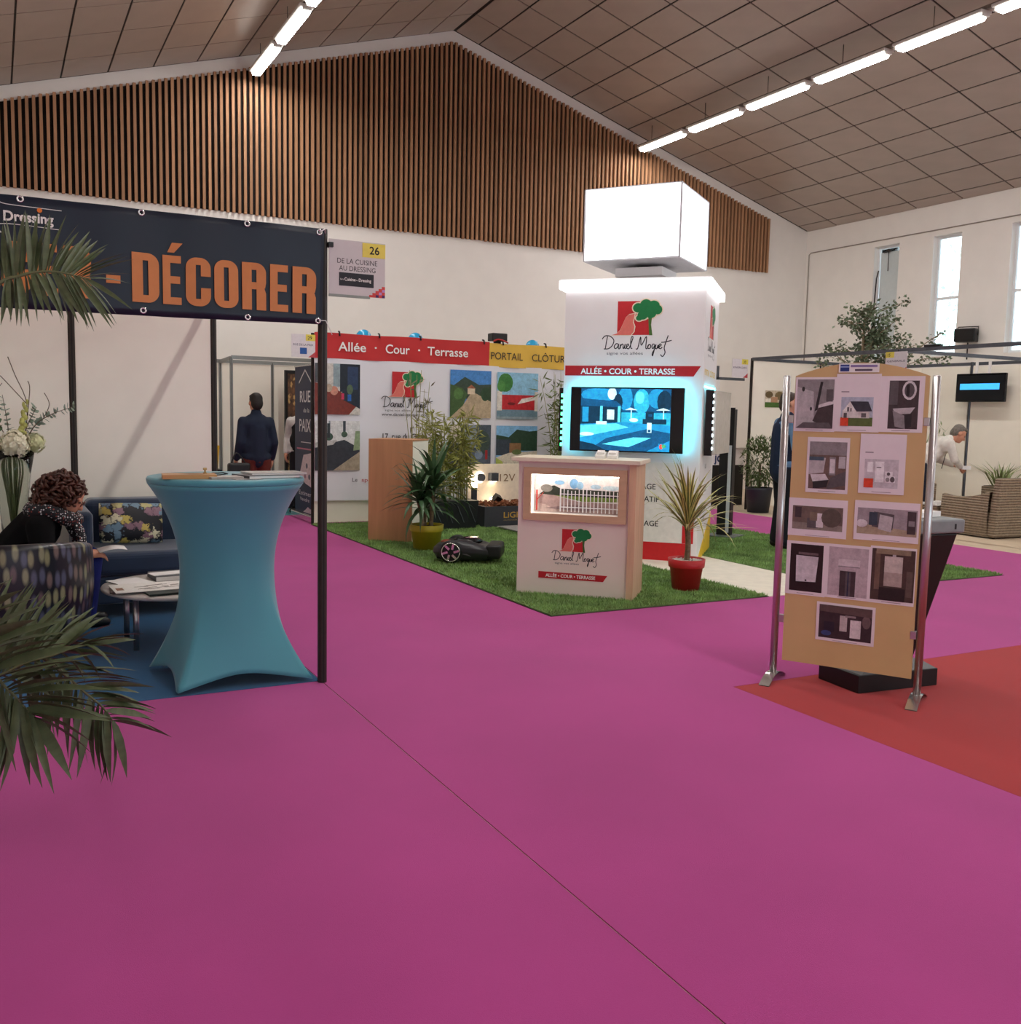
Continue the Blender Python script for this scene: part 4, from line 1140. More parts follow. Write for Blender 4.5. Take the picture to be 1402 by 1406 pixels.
PH = {
 (.0, 1.447, .63, .66): [('r', 0, 0, 1, 1, '#C9C4BC'), ('p', [(0, 0), (.75, 0), (1, .25), (.35, .55), (0, .62)], '#7A2F22'), ('r', .55, .45, 1, 1, '#20242E'), ('p', [(.6, .3), (1, .12), (1, .5), (.6, .5)], '#262B38'), ('r', .4, .55, .55, 1, '#8FA0A6'), ('r', .72, .5, .95, .95, '#2B3A5A'), ('c', .42, .47, .09, .09, '#C98A74'), ('c', .3, .52, .08, .08, '#B9A48E'), ('r', .58, .3, .64, .42, '#C8375A'), ('r', .72, .27, .8, .4, '#2E62B0'), ('c', .77, .5, .07, .1, '#56684E'), ('p', [(0, .62), (.2, .6), (.2, 1), (0, 1)], '#4A4C50')],
 (.0, .714, .63, .65): [('r', 0, 0, 1, 1, '#D8D9D8'), ('p', [(0, 0), (.4, 0), (1, .35), (1, .45), (.65, .62), (0, .48)], '#3B3E46'), ('p', [(.4, 0), (1, 0), (1, .38)], '#A79A86'), ('r', .1, .68, .16, 1, '#7A8086'), ('r', .3, .7, .34, 1, '#8A9298'), ('c', .3, .68, .1, .08, '#3E5648'), ('r', .27, .66, .33, .95, '#2E3338'), ('r', .62, .7, .68, 1, '#41464C'), ('c', .65, .73, .07, .06, '#475A48'), ('p', [(0, .56), (.5, .62), (.4, .52), (0, .46)], '#B9B9B6'), ('p', [(.85, .4), (1, .42), (1, .8), (.9, .8)], '#8FA37E')],
 (1.915, 1.434, .655, .662): [('r', 0, 0, 1, 1, '#4A86C8'), ('p', [(0, .62), (.35, .86), (.7, .7), (1, .72), (1, .4), (0, .4)], '#3A4A3E'), ('p', [(0, 0), (0, .7), (.3, .62), (.42, .5), (.25, .1)], '#46603A'), ('p', [(1, .3), (1, .68), (.78, .62), (.7, .45)], '#33472F'), ('p', [(0, 0), (1, 0), (1, .35), (.62, .52), (.5, .52), (.3, .25)], '#B7A488'), ('r', .42, .5, .6, .62, '#D8C6AC'), ('p', [(.4, .62), (.62, .62), (.51, .7)], '#A0644A'), ('c', .2, .5, .12, .12, '#557A44'), ('c', .85, .5, .1, .14, '#2E4A30')],
 (2.645, 1.43, .685, .66): [('r', 0, 0, 1, 1, '#8FC0DC'), ('r', 0, 0, 1, .2, '#6E8A98'), ('r', .12, .2, .92, .52, '#BE2A30'), ('r', .0, .18, .12, .6, '#DAD4CA'), ('r', .92, .18, 1, .6, '#DAD4CA'), ('c', .2, .78, .18, .2, '#3E7A3C'), ('c', .1, .7, .1, .12, '#4E8A44'), ('p', [(.5, .32), (.92, .42), (.92, .5), (.6, .44)], '#E6DCD4'), ('c', .35, .33, .1, .03, '#7A1E20'), ('r', 0, .0, 1, .05, '#8C9AA0')],
 (1.925, .69, .655, .65): [('r', 0, 0, 1, 1, '#4A5560'), ('r', 0, .6, .25, 1, '#CFC6B8'), ('r', .35, .5, .65, 1, '#8A96A0'), ('p', [(0, 0), (1, 0), (1, .3), (.4, .5), (0, .4)], '#59616E'), ('c', .8, .62, .18, .25, '#3F4E46'), ('r', .86, .25, .92, .45, '#A03030'), ('c', .7, .35, .1, .1, '#7C8CA0')],
 (2.645, .682, .69, .65): [('r', 0, 0, 1, 1, '#7FB4DC'), ('p', [(0, .45), (0, .8), (.3, .75), (.5, .92), (.8, .88), (1, .9), (1, .45)], '#2F4A38'), ('r', .0, .35, .35, .7, '#3A4650'), ('r', .32, .4, .6, .62, '#8C6A48'), ('p', [(0, 0), (1, 0), (1, .45), (.3, .4), (0, .3)], '#D9D0BC'), ('p', [(0, 0), (.25, 0), (.15, .22), (0, .3)], '#B4C060'), ('c', .5, .42, .12, .06, '#6A7A4A')],
}
for (x0, z0, w_, h_), sh in PH.items():
    p = pic('printed_photo', bd_, x0 + .02, z0, w_ - .02, h_, FY, sh)
for x0 in (.35, .9, 1.49, 2.45, 2.75, 3.45, 4.2):
    part('clip', M_black, bd_, lambda b: b.path([(x0, -.03, 2.47), (x0, -.01, 2.52), (x0 + .01, .05, 2.53)], .012, 6))
# blue balloons and a floodlight on top of the wall
for i, (x0, lab) in enumerate(((.745, 'blue balloon above the word Allée'), (1.49, 'blue balloon above the dot between Cour and Terrasse'), (3.33, 'blue balloon above the yellow heading'))):
    t = thing('balloon', lab, 'balloon', (BX + x0, BY + .17, 2.40))
    part('balloon_skin', mat('blue_balloon', '#2FA4D6', .15, spec=.6), t, lambda b: b.ell((0, 0, .08), (.105, .095, .105), None, 20, 14))
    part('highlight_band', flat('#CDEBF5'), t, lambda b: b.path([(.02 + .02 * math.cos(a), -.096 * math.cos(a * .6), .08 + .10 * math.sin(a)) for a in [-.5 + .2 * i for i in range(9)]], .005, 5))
    part('knot', mat('blue_balloon', '#2FA4D6', .15), t, lambda b: b.path([(0, 0, -.03), (0, 0, -.06)], [.01, .02], 8))
fl_ = thing('floodlight', 'black floodlight clamped on top of the red and yellow headings', 'lamp', (BX + 2.69, BY + .05, 2.492))
part('lamp_housing', M_black, fl_, lambda b: b.box(-.12, .12, -.09, .07, .03, .14), bevel=.012)
part('bracket', M_black, fl_, lambda b: b.box(-.05, .05, -.02, .02, 0, .03))
part('red_cable', mat('cable_red', '#B02A2A', .5), fl_, lambda b: b.path(cat([(-.11, -.1, .02), (-.04, -.11, .05), (.06, -.11, .03), (.13, -.08, .01)], 5), .012, 6))

# ------------------------------------------------------------------ white tower with its rotating light box
TA = R(-45.5); TW, TD = 1.455, 1.25
ex = Vector((math.cos(TA), math.sin(TA), 0)); ey = Vector((-math.sin(TA), math.cos(TA), 0))
FRc = Vector((6.363, 7.88, 0))
tw = thing('display_tower', 'tall white display tower with red ribbon print and a wall screen', 'display stand', tuple(FRc - ex * TW + Vector((0, 0, .0125))), TA)
M_tw = mat('tower_white', '#E9E6E6', .45, var=.02, scale=3)
LP = .965
part('tower_body', M_tw, tw, lambda b: b.box(0, TW, 0, TD, .0, 2.795))
M_cornice = glow('#FFFFFF', 3.2)
part('light_cornice', M_cornice, tw, lambda b: b.box(-.06, TW + .06, -.06, TD + .06, 2.797, 2.885))
part('roof_plate', M_tw, tw, lambda b: b.box(-.05, TW + .05, -.05, TD + .05, 2.886, 2.90))
emblem(tw, .556, 2.325, .345, 0, sigw=.70)
part('red_ribbon', flat('#B8242C'), tw, lambda b: b.poly([(.012, 1.906), (1.36, 1.906), (1.43, 2.01), (.012, 2.01)], -.003, 0))
text('ALLÉE • COUR • TERRASSE', flat('#F2EFEC'), tw, .18, 1.925, .058, -.003, w=.99, bold=.02)
# screen with its cyan backlight
M_cyan = glow('#30D4F0', 38.0)
def _led(b):
    b.box(.14, 1.27, -.085, -.075, 1.765, 1.78); b.box(.12, .135, -.085, -.075, 1.14, 1.76); b.box(1.275, 1.29, -.085, -.075, 1.14, 1.76)
part('backlight', M_cyan, tw, _led)
part('wall_mount', M_black, tw, lambda b: b.box(.5, .9, -.089, -.001, 1.3, 1.6))
part('screen_case', M_blackgloss, tw, lambda b: b.box(.115, 1.295, -.13, -.09, 1.12, 1.785), bevel=.006)
C1, C2, C3, C4, C5, C6 = '#0B4E7A', '#1C8CC0', '#58D2EE', '#BDF2FA', '#063048', '#2AA8C8'
pic('screen_picture', tw, .225, 1.135, .935, .635, -.131, [
    ('r', 0, 0, 1, 1, C6), ('r', 0, .62, 1, 1, C1), ('c', .2, .9, .2, .12, C2), ('c', .5, .85, .08, .2, C2), ('c', .68, .8, .09, .2, C6), ('c', .85, .85, .1, .16, C2), ('c', .35, .92, .05, .1, C4), ('c', .66, .86, .05, .1, C3), ('c', .93, .8, .08, .18, C5), ('c', .42, .78, .05, .14, C5),
    ('p', [(0, .40), (.46, .46), (.46, .72), (0, .72)], C5), ('p', [(0, .72), (.48, .70), (.40, .80), (0, .84)], C1), ('r', .02, .46, .09, .70, C2), ('r', .12, .46, .2, .7, C5), ('r', .22, .46, .25, .72, C3), ('r', .42, .46, .45, .72, C3), ('r', .3, .5, .38, .66, C4),
    ('p', [(0, 0), (1, 0), (1, .42), (.5, .46), (0, .42)], C2), ('p', [(0, .2), (.55, .38), (.4, .44), (0, .4)], C3), ('p', [(.1, 0), (.75, 0), (1, .18), (1, .3), (.75, .36), (.3, .2)], C1), ('p', [(.25, .1), (.6, .22), (.8, .22), (.55, .06)], C3), ('p', [(0, 0), (.3, 0), (.15, .1), (0, .14)], C5),
    ('p', [(.5, .66), (.56, .7), (.64, .66)], C4), ('r', .565, .5, .575, .67, C4), ('p', [(.84, .66), (.92, .7), (1, .66)], C4), ('r', .92, .5, .93, .67, C4), ('r', .73, .5, .82, .64, C5), ('r', .76, .56, .8, .6, C1), ('r', .7, .44, .96, .52, C5), ('r', .75, .3, .8, .46, C4), ('r', .76, .31, .79, .35, C1), ('r', .18, .42, .3, .47, C4), ('c', .6, .5, .05, .03, C4), ('c', .07, .26, .09, .03, C4),
    ('p', [(.88, .02), (.98, .02), (.98, .13), (.88, .13)], C2), ('c', .91, .08, .02, .04, '#D84840'), ('c', .94, .09, .025, .03, '#3FA070')], emit=1.15)
part('screen_bezel', M_blackgloss, tw, lambda b: b.box(.115, .223, -.132, -.1305, 1.125, 1.78))
part('screen_bezel', M_blackgloss, tw, lambda b: b.box(1.163, 1.295, -.132, -.1305, 1.125, 1.78))
# lower part of the front: text panel and red skirting
part('text_panel', mat('panel_ivory', '#E4E1DA', .5), tw, lambda b: b.box(.06, 1.30, -.006, 0, .19, 1.02))
part('red_skirting', flat('#C4262A'), tw, lambda b: b.box(.0, 1.40, -.004, 0, .0, .188).poly([(1.305, .19), (1.42, .19), (1.42, .56), (1.38, .56), (1.305, .4)], -.004, 0))
for s_, z_ in (('DALLAGE', .74), ('DÉCORATIF', .61), ('PAVAGE', .355)):
    o = text(s_, M_dk, tw, 0, z_, .055, -.006, bold=.012)
    dx = 1.055 - max(v.co.x for v in o.data.vertices) - (.04 if s_ == 'DALLAGE' else 0)
    for v in o.data.vertices:
        v.co.x += dx
# right-hand side of the tower
rs = bpy.data.objects.new('side_face', MB().box(0, TD, -.003, 0, .0, 2.79).mesh('side_face', M_tw)); COL.objects.link(rs); rs.parent = tw; rs.location = (TW, 0, 0); rs.rotation_euler = (0, 0, R(90))
emblem(rs, .42, 2.33, .34, -.003, sigw=.7)
text('PORTAIL  CLÔTURE', flat('#E4C13C'), rs, .1, 1.93, .06, -.003, w=1.0, bold=.02)
part('yellow_corner', flat('#E2B92E'), rs, lambda b: b.poly([(.05, .0), (TD - .02, .0), (TD - .02, .42)], -.006, -.003))
for s_, z_ in (('ALU', .95), ('ACIER', .70), ('MOTEUR', .50), ('PVC', .38)):
    text(s_, M_dk, rs, .45, z_, .05, -.003)
part('backlight', M_cyan, rs, lambda b: b.box(.12, 1.13, -.012, -.004, 1.80, 1.82))
part('whitish_led', glow('#DDF4FF', 6.0), rs, lambda b: [b.box(.145, .155, -.105, -.095, 1.16 + .068 * i, 1.19 + .068 * i) for i in range(9)])
part('side_screen', M_blackgloss, rs, lambda b: b.box(.15, .21, -.10, -.02, 1.10, 1.78))
o = part('screen_panel', mat('screen_reflection_grey', '#B9B5AE', .15, spec=.6), rs, lambda b: b.box(0, .85, -.03, 0, 1.11, 1.77), bevel=.006); o.location = (.16, -.10, 0); o.rotation_euler = (0, 0, R(-5))  # pale grey base colour stands in for the reflection on the screen
# left-hand side with its green light strip
ls = bpy.data.objects.new('side_face', MB().box(0, TD, -.003, 0, .0, 2.79).mesh('side_face', M_tw)); COL.objects.link(ls); ls.parent = tw; ls.location = (0, TD, 0); ls.rotation_euler = (0, 0, R(-90))
part('side_screen', M_blackgloss, ls, lambda b: b.box(.2, 1.05, -.095, -.02, 1.10, 1.78))
part('green_led', glow('#56F0A0', 5.0), ls, lambda b: [b.box(1.045, 1.06, -.075, -.045, 1.155 + .066 * i, 1.19 + .066 * i) for i in range(9)])

lb = thing('light_box', 'glowing white cube sign turning above the display tower', 'light box', tuple(FRc - ex * TW / 2 + ey * TD / 2 + Vector((0, 0, 2.9135))), R(-54))
part('turntable', M_tw, lb, lambda b: b.box(-.12, .12, -.12, .12, 0.0, .075))
part('turntable_plate', M_tw, lb, lambda b: b.box(-.26, .26, -.26, .26, .0765, .165))
part('spindle', M_black, lb, lambda b: b.lathe([(.001, .166), (.15, .166), (.15, .18), (.1, .195), (.1, .204), (.001, .204)], 20))
HB = .52
part('box_underside', mat('box_grey', '#C9CCD2', .5), lb, lambda b: b.box(-HB, HB, -HB, HB, .205, .22))
for k in range(4):
    o = part('lit_panel', glow('#FFFFFF', 1.9), lb, lambda b: b.box(-HB, HB, -HB, -HB + .01, .222, .94))
    o.rotation_euler = (0, 0, R(90 * k))
    if k == 0:
        g = MB()
        for st in SIG[:4]:
            for p in cat([(-.3 + a * .055, .62 + c * .03, 0) for a, c in st], 2)[::3]:
                g.box(p.x, p.x + .008, -HB - .001, -HB, p.y, p.y + .006)
        g.build('faint_signature', flat('#B9B6B4'), o)
for sx in (-1, 1):
    for sy in (-1, 1):
        part('corner_bar', mat('frame_pale', '#B9BAC0', .4), lb, lambda b: b.box(sx * HB - .008, sx * HB + .008, sy * HB - .008, sy * HB + .008, .21, .945))
part('lid', mat('frame_pale', '#B9BAC0', .4), lb, lambda b: b.box(-HB - .005, HB + .005, -HB - .005, HB + .005, 0.9455, .955))

# ------------------------------------------------------------------ counter with a lit showcase
KA = R(-44.5)
kt = thing('reception_counter', 'cream and birch counter with a lit showcase window and red ribbon', 'counter', (3.833, 7.084, .0155), KA)
M_cream = mat('cream_laminate', '#E6D8CC', .5, var=.02, scale=3)
M_birch = mat('birch_ply', '#D0AC8C', .5, var=.10, scale=3, stretch=(8, 8, 1))
M_birchd = mat('birch_frame', '#C6A484', .5, var=.08, scale=3, stretch=(1, 8, 8))
def _kf(b):
    x0, x1, z0, z1 = .108, .846, .672, .999
    b.box(0, x0, 0, .02, 0, 1.10); b.box(x1, .93, 0, .02, 0, 1.10); b.box(x0, x1, 0, .02, 0, z0); b.box(x0, x1, 0, .02, z1, 1.10)
part('front_panel', M_cream, kt, _kf)
part('side_panel', M_birch, kt, lambda b: b.box(.93, .985, -.03, .44, 0, 1.10))
part('side_panel', M_birch, kt, lambda b: b.box(0, .03, .021, .44, 0, 1.10))
part('back_panel', M_cream, kt, lambda b: b.box(.03, .93, .42, .44, 0, 1.10))
part('counter_top', mat('pale_worktop', '#E0D6BE', .4, var=.04), kt, lambda b: b.box(-.05, 1.02, -.06, .47, 1.10, 1.135), bevel=.004)
def _fr(b):
    b.box(.05, .91, -.025, -.001, .997, 1.053); b.box(.05, .91, -.025, -.001, .616, .674); b.box(.05, .11, -.025, -.001, .674, .997); b.box(.845, .91, -.025, -.001, .674, .997)
part('window_frame', M_birchd, kt, _fr)
part('showcase_light', glow('#FFF4E6', 9.0), kt, lambda b: b.box(.115, .84, .03, .05, .985, .995).box(.109, .114, .03, .05, .68, .985))
part('showcase_box', mat('showcase_white', '#F2EEEA', .6), kt, lambda b: b.box(.108, .846, .14, .15, .672, .999).box(.108, .846, .02, .14, .662, .672).box(.108, .846, .02, .14, .999, 1.009).box(.098, .108, .02, .14, .672, .999).box(.846, .856, .02, .14, .672, .999))
pic('showcase_picture', kt, .11, .675, .734, .32, .138, [('r', 0, 0, 1, 1, '#F4F0F0'), ('p', [(0, 0), (1, 0), (1, .28), (.5, .3), (.2, .45), (0, .45)], '#B79E9A'), ('p', [(.2, .45), (.55, .3), (1, .33), (1, .42), (.5, .45)], '#7E9A4A'),
    ('p', [(.05, .46), (.15, .66), (.22, .7), (.3, .62), (1, .6), (1, .42), (.28, .44)], '#3A4038'), ('c', .13, .62, .07, .1, '#8C8A84'), ('c', .28, .78, .06, .06, '#8FC0E4'), ('c', .45, .76, .05, .13, '#7FB4DE'), ('c', .52, .72, .04, .1, '#9CC8E8'), ('c', .7, .7, .06, .06, '#B4D4EA'), ('c', .88, .68, .1, .06, '#C4DCEC'), ('p', [(0, 0), (.3, 0), (.12, .2), (0, .22)], '#C9B4AE'), ('p', [(.1, .1), (.6, .05), (.9, .16), (.4, .2)], '#9A8486')])
for i in range(16):
    part('gate_bar', mat('gate_white', '#EEF0F2', .4), kt, lambda b: b.box(.33 + .032 * i, .335 + .032 * i + (.004 if i in (0, 6) else 0), .10, .112, .685, .89 - .03 * abs(math.sin(i * .5))))
part('gate_rail', mat('gate_white', '#EEF0F2', .4), kt, lambda b: b.box(.33, .835, .098, .10, .72, .728).box(.33, .835, .098, .10, .83, .836))
part('red_barrier', flat('#A8302C'), kt, lambda b: b.box(.128, .140, .09, .10, .69, .86).beam((.138, .095, .78), (.19, .095, .84), .006, .006))
emblem(kt, .382, .368, .185, 0, sigw=.40)
part('red_ribbon', flat('#B8242C'), kt, lambda b: b.poly([(.188, .135), (.735, .133), (.77, .186), (.188, .19)], -.003, 0))
text('ALLÉE • COUR • TERRASSE', flat('#F2EFEC'), kt, .25, .148, .026, -.003, w=.42, bold=.02)
for i, (a, lab) in enumerate(((.60, 'white card box on the counter, the flatter one'), (.70, 'white card box on the counter, the wedge with a raised back'))):
    p = Vector((3.833, 7.084, 0)) + Matrix.Rotation(KA, 3, 'Z') @ Vector((a + .05, .18, 0))
    o = thing('card_holder', lab, 'card holder', (p.x, p.y, 1.151), KA)
    part('holder', mat('white_plastic', '#EFEDEA', .4), o, lambda b: b.add([(-.04, -.04, 0), (.04, -.04, 0), (.04, .04, 0), (-.04, .04, 0), (-.04, -.04, .025), (.04, -.04, .025), (.04, .04, .055 + .01 * i), (-.04, .04, .055 + .01 * i)], [(3, 2, 1, 0), (4, 5, 6, 7), (0, 1, 5, 4), (1, 2, 6, 5), (2, 3, 7, 6), (3, 0, 4, 7)]))
    part('cards', M_paper, o, lambda b: b.obox((0, .0, .052), (.06, .05, .012), Quaternion((1, 0, 0), .38)))

# ------------------------------------------------------------------ strap-leaved plants in pots
def strap_mesh(bend, m, w=.03, edge=None):
    b = MB(); vs = []; fs = []; mi = []
    N = 9
    for i in range(N):
        t = i / (N - 1)
        ang = bend * t * t
        x = t * math.cos(ang * .5); z = -t * math.sin(ang * .5)
        ww = w * (.55 + .9 * t if t < .4 else .91 * (1 - ((t - .4) / .6) ** 1.7) + .01)
        vs += [(x, -ww, z + ww * .35), (x, -ww * .45, z + ww * .1), (x, 0, z), (x, ww * .45, z + ww * .1), (x, ww, z + ww * .35)]
    me = MB()
    for i in range(N - 1):
        for k in range(4):
            me.f.append((i * 5 + k, (i + 1) * 5 + k, (i + 1) * 5 + k + 1, i * 5 + k + 1)); me.mi.append(1 if (edge and k in (0, 3)) else 0); me.sm.append(True)
    me.v = vs
    return me.mesh('leaf', [m] + ([edge] if edge else []))
def strap_plant(name, label, loc, potm, pot, stems, leaves, meshes, seed, gravel=None, avoid=None):
    t = thing(name, label, 'plant', loc)
    r0, r1, h = pot
    part('pot', potm, t, lambda b: b.lathe([(.001, 0), (r0, 0), (r0 + (r1 - r0) * .68, h * .72), (r1 * .985, h * .73), (r1, h * .75), (r1 * 1.04, h), (r1 * .96, h), (r1 * .9, h * .86), (.001, h * .86)], 36))
    if gravel:
        rr = random.Random(seed); b = MB()
        for i in range(150):
            a = rr.uniform(0, 2 * PI); r = r1 * .9 * math.sqrt(rr.random()); s = rr.uniform(.008, .015)
            b.ell((r * math.cos(a), r * math.sin(a), h * .93), (s, s * .8, s * .6), None, 5, 4)
        stuff(b.build('gravel', gravel, t))
        part('soil', M_soil, t, lambda b: b.lathe([(r1 * .95, h * .9), (.001, h * .92)], 20))
    else:
        part('soil', M_soil, t, lambda b: b.lathe([(r1 * .95, h * .9), (.001, h * .94)], 20))
    rr = random.Random(seed)
    for pts, rad in stems:
        part('stem', mat('woody_stem', '#7A6A50', .8, var=.35, scale=40, bump=.6), t, lambda b: b.path(cat(pts, 4), rad, 8))
    for (org, n, lmin, lmax, emin, emax) in leaves:
        for i in range(n):
            az = 2.39996 * i + rr.uniform(-.3, .3); el = R(emax - (emax - emin) * (i / n) + rr.uniform(-6, 6))
            L = rr.uniform(lmin, lmax)
            if avoid and math.cos(az - avoid) > .55 and L * math.cos(el) > .3:
                el = math.acos(min(1, .3 / L))
            o = link('leaf', meshes[rr.randrange(len(meshes))], t, (org[0], org[1], org[2] + .12 * (1 - i / n) * lmax))
            o.rotation_mode = 'QUATERNION'
            d = Vector((math.cos(az) * math.cos(el), math.sin(az) * math.cos(el), math.sin(el)))
            o.rotation_quaternion = d.to_track_quat('X', 'Z')
            o.scale = (L, rr.uniform(.8, 1.1), 1 * L)
    return t
M_cord = mat('dracaena_leaf', '#5E6638', .5, var=.2, scale=20); M_corde = mat('dracaena_edge', '#C9C07A', .5, var=.15)
CM = [strap_mesh(b_, M_cord, .018, M_corde) for b_ in (.15, .4, .7, 1.2)]
strap_plant('potted_dracaena', 'spiky striped dracaena on a bare stem in a red pot', (5.27, 6.65, .0165), mat('red_pot', '#B32226', .4), (.115, .155, .27),
            [([(0, 0, .24), (.01, 0, .4), (0, .01, .56)], .024)], [((0, 0, .50), 66, .42, .68, 16, 88)], CM, 21, mat('white_gravel', '#CFC9C2', .7, var=.15), avoid=R(172))
M_yuc = mat('yucca_leaf', '#3E5C3A', .4, var=.25, scale=12)
YM = [strap_mesh(b_, M_yuc, .034) for b_ in (.2, .5, .9, 1.3)]
strap_plant('potted_yucca', 'dark green yucca in a mustard yellow pot beside the wooden cabinet', (4.13, 9.72, .0165), mat('mustard_pot', '#A89A22', .45), (.14, .18, .27),
            [([(-.05, 0, .24), (-.06, .02, .4), (-.09, .02, .52)], .025), ([(.04, -.02, .24), (.05, -.02, .4), (.06, -.03, .62)], .025), ([(0, .05, .24), (.0, .05, .34), (.01, .07, .45)], .02)],
            [((-.09, .02, .50), 38, .35, .6, -10, 85), ((.06, -.03, .60), 44, .38, .66, -14, 88), ((.01, .07, .42), 26, .3, .55, -8, 75)], YM, 22)

# ------------------------------------------------------------------ cabinet, planters, garden-light display
cb_ = thing('plinth_cabinet', 'tall wood-fronted plinth with white sides standing on the lawn', 'cabinet', (3.78, 10.62, .0165), R(-42))
part('wood_side', mat('oak_plinth', '#B68660', .5, var=.1, scale=2.5, stretch=(6, 6, .6)), cb_, lambda b: b.box(0, .53, 0, .02, 0, 1.17))
part('white_carcass', M_panel, cb_, lambda b: b.box(0, .53, .021, .55, 0, 1.15))
part('top_board', mat('oak_plinth', '#B68660', .5), cb_, lambda b: b.box(-.005, .535, .021, .555, 1.151, 1.17))
part('cable', M_black, cb_, lambda b: b.path(cat([(.535, .15, .05), (.56, .2, .2), (.545, .28, .06), (.56, .1, .03)], 5), .005, 5))
M_grey = mat('anthracite', '#3A3D45', .5)
pb = thing('planter_box', 'black rectangular planter with bamboo beside the garden lights', 'planter', (5.15, 11.45, .0165))
part('planter', mat('black_planter', '#1B1E24', .4), pb, lambda b: b.add([(-.33, -.17, 0), (.33, -.17, 0), (.33, .17, 0), (-.33, .17, 0), (-.36, -.19, .36), (.36, -.19, .36), (.36, .19, .36), (-.36, .19, .36)], [(3, 2, 1, 0), (4, 5, 6, 7), (0, 1, 5, 4), (1, 2, 6, 5), (2, 3, 7, 6), (3, 0, 4, 7)]))
for i in range(4):
    part('groove', mat('planter_line', '#5A6068', .4), pb, lambda b: b.beam((-.26 + .16 * i, -.193, .30), (-.16 + .16 * i, -.182, .08), .006, .006))
def bamboo(name, label, loc, n, h, spread, seed, leafm, dens=26):
    t = thing(name, label, 'plant', loc); rr = random.Random(seed)
    L = MB()
    for i in range(n):
        a = rr.uniform(-1, 1) * spread[0]; c = rr.uniform(-1, 1) * spread[1]; hh = h * rr.uniform(.65, 1.0)
        top = Vector((a * rr.uniform(1.1, 1.9), c * 1.3, hh)); P = cat([(a, c, 0), (a * 1.05, c * 1.05, hh * .5), tuple(top)], 6)
        part('cane', mat('bamboo_cane', '#8C8A4E', .5, var=.2), t, lambda b: b.path(P, [.008 * (1 - .7 * k / len(P)) for k in range(len(P))], 5))
        for k in range(dens):
            s = rr.uniform(.22, 1); p = P[min(len(P) - 1, int(s * (len(P) - 1)))]
            d = Vector((rr.gauss(0, 1), rr.gauss(0, .7), rr.gauss(-.3, .8))).normalized() * rr.uniform(.08, .17); w = d.cross(Vector((rr.gauss(0, 1), rr.gauss(0, 1), rr.gauss(0, 1)))).normalized() * .011
            q = p + d * .3
            L.add([q, q + d * .4 + w, q + d, q + d * .4 - w], [(0, 1, 2, 3)])
    stuff(L.build('foliage', leafm, t))
    return t
M_bam = mat('bamboo_leaf', '#8A8C44', .55, var=.3, scale=10); M_bam2 = mat('bamboo_leaf_green', '#5F6E38', .55, var=.3, scale=10)
bamboo('bamboo_plant', 'yellowish bamboo growing in the black planter behind the yucca', (5.15, 11.45, .3785), 24, 1.25, (.26, .1), 31, M_bam, 70)
bamboo('bamboo_plant', 'tall bare bamboo twigs in front of the backdrop emblem', (4.95, 12.05, .3785), 7, 1.75, (.12, .05), 32, mat('dry_leaf', '#7C7A64', .7), 10)
pb2 = copy_tree(pb); pb2.location = (4.95, 12.05, .0165); pb2['label'] = 'black rectangular planter hidden behind the bamboo planter'; pb2.scale = (.8, .8, 1)
bamboo('bamboo_plant', 'green bamboo standing between backdrop and tower by the green light strip', (7.28, 11.95, .3785), 26, 1.75, (.3, .12), 33, M_bam2, 46)
pb3 = copy_tree(pb); pb3.location = (7.28, 11.95, .0165); pb3['label'] = 'black rectangular planter with green bamboo behind the counter'
gd = thing('garden_light_display', 'grey display bed with garden spotlights, bark and gold lettering', 'display stand', (5.62, 11.30, .0165))
part('bed', M_grey, gd, lambda b: b.box(0, 1.25, 0, .03, 0, .27).box(0, 1.25, .52, .55, 0, .27).box(0, .03, .03, .52, 0, .27).box(1.22, 1.25, .03, .52, 0, .27))
part('backboard', mat('backboard_cream', '#EFE0CB', .6), gd, lambda b: b.box(.02, 1.23, .56, .58, .0, .80))
rr = random.Random(8); b = MB()
for i in range(220):
    b.obox((rr.uniform(.04, 1.2), rr.uniform(.04, .51), .26 + rr.uniform(0, .05)), (rr.uniform(.03, .07), rr.uniform(.02, .04), .015), Quaternion((rr.gauss(0, 1), rr.gauss(0, 1), rr.gauss(0, 1), rr.gauss(0, 1))).normalized())
stuff(b.build('bark_chips', mat('bark_chip', '#7A4A30', .9, var=.4, scale=30), gd))
part('soil', M_soil, gd, lambda b: b.box(.03, 1.22, .03, .52, .2, .25))
text('LiGHTS', flat('#C9A24A'), gd, .28, .12, .075, 0, w=.42, bold=.01)
text('OUTDOOR LIGHTING', flat('#A8925A'), gd, .28, .08, .015, 0, w=.40)
text('12V', flat('#8A6A4A'), gd, .50, .56, .10, .559, w=.24)
M_lampcone = glow('#FFE8C8', 14)
part('bollard', M_grey, gd, lambda b: b.box(-.03, .03, .3, .36, .27, .50))
part('bollard_light', M_lampcone, gd, lambda b: b.box(-.03, .03, .30, .36, .501, .66))
part('round_lamp', M_grey, gd, lambda b: b.path([(.19, .49, .62), (.19, .55, .62)], .055, 20))
part('halo_ring', glow('#FFF0DC', 10), gd, lambda b: b.path([(.19, .55, .62), (.19, .558, .62)], .072, 24))
part('square_lamp', M_grey, gd, lambda b: b.box(.32, .43, .46, .555, .57, .68))
part('downlight', M_lampcone, gd, lambda b: b.box(.34, .41, .48, .54, .563, .569))
part('ground_spot', M_lampcone, gd, lambda b: b.path([(.33, .42, .31), (.33, .45, .34)], .035, 14))
part('spot_head', M_black, gd, lambda b: b.obox((.33, .30, .35), (.09, .09, .09), Quaternion((1, 1, 0), .7)))
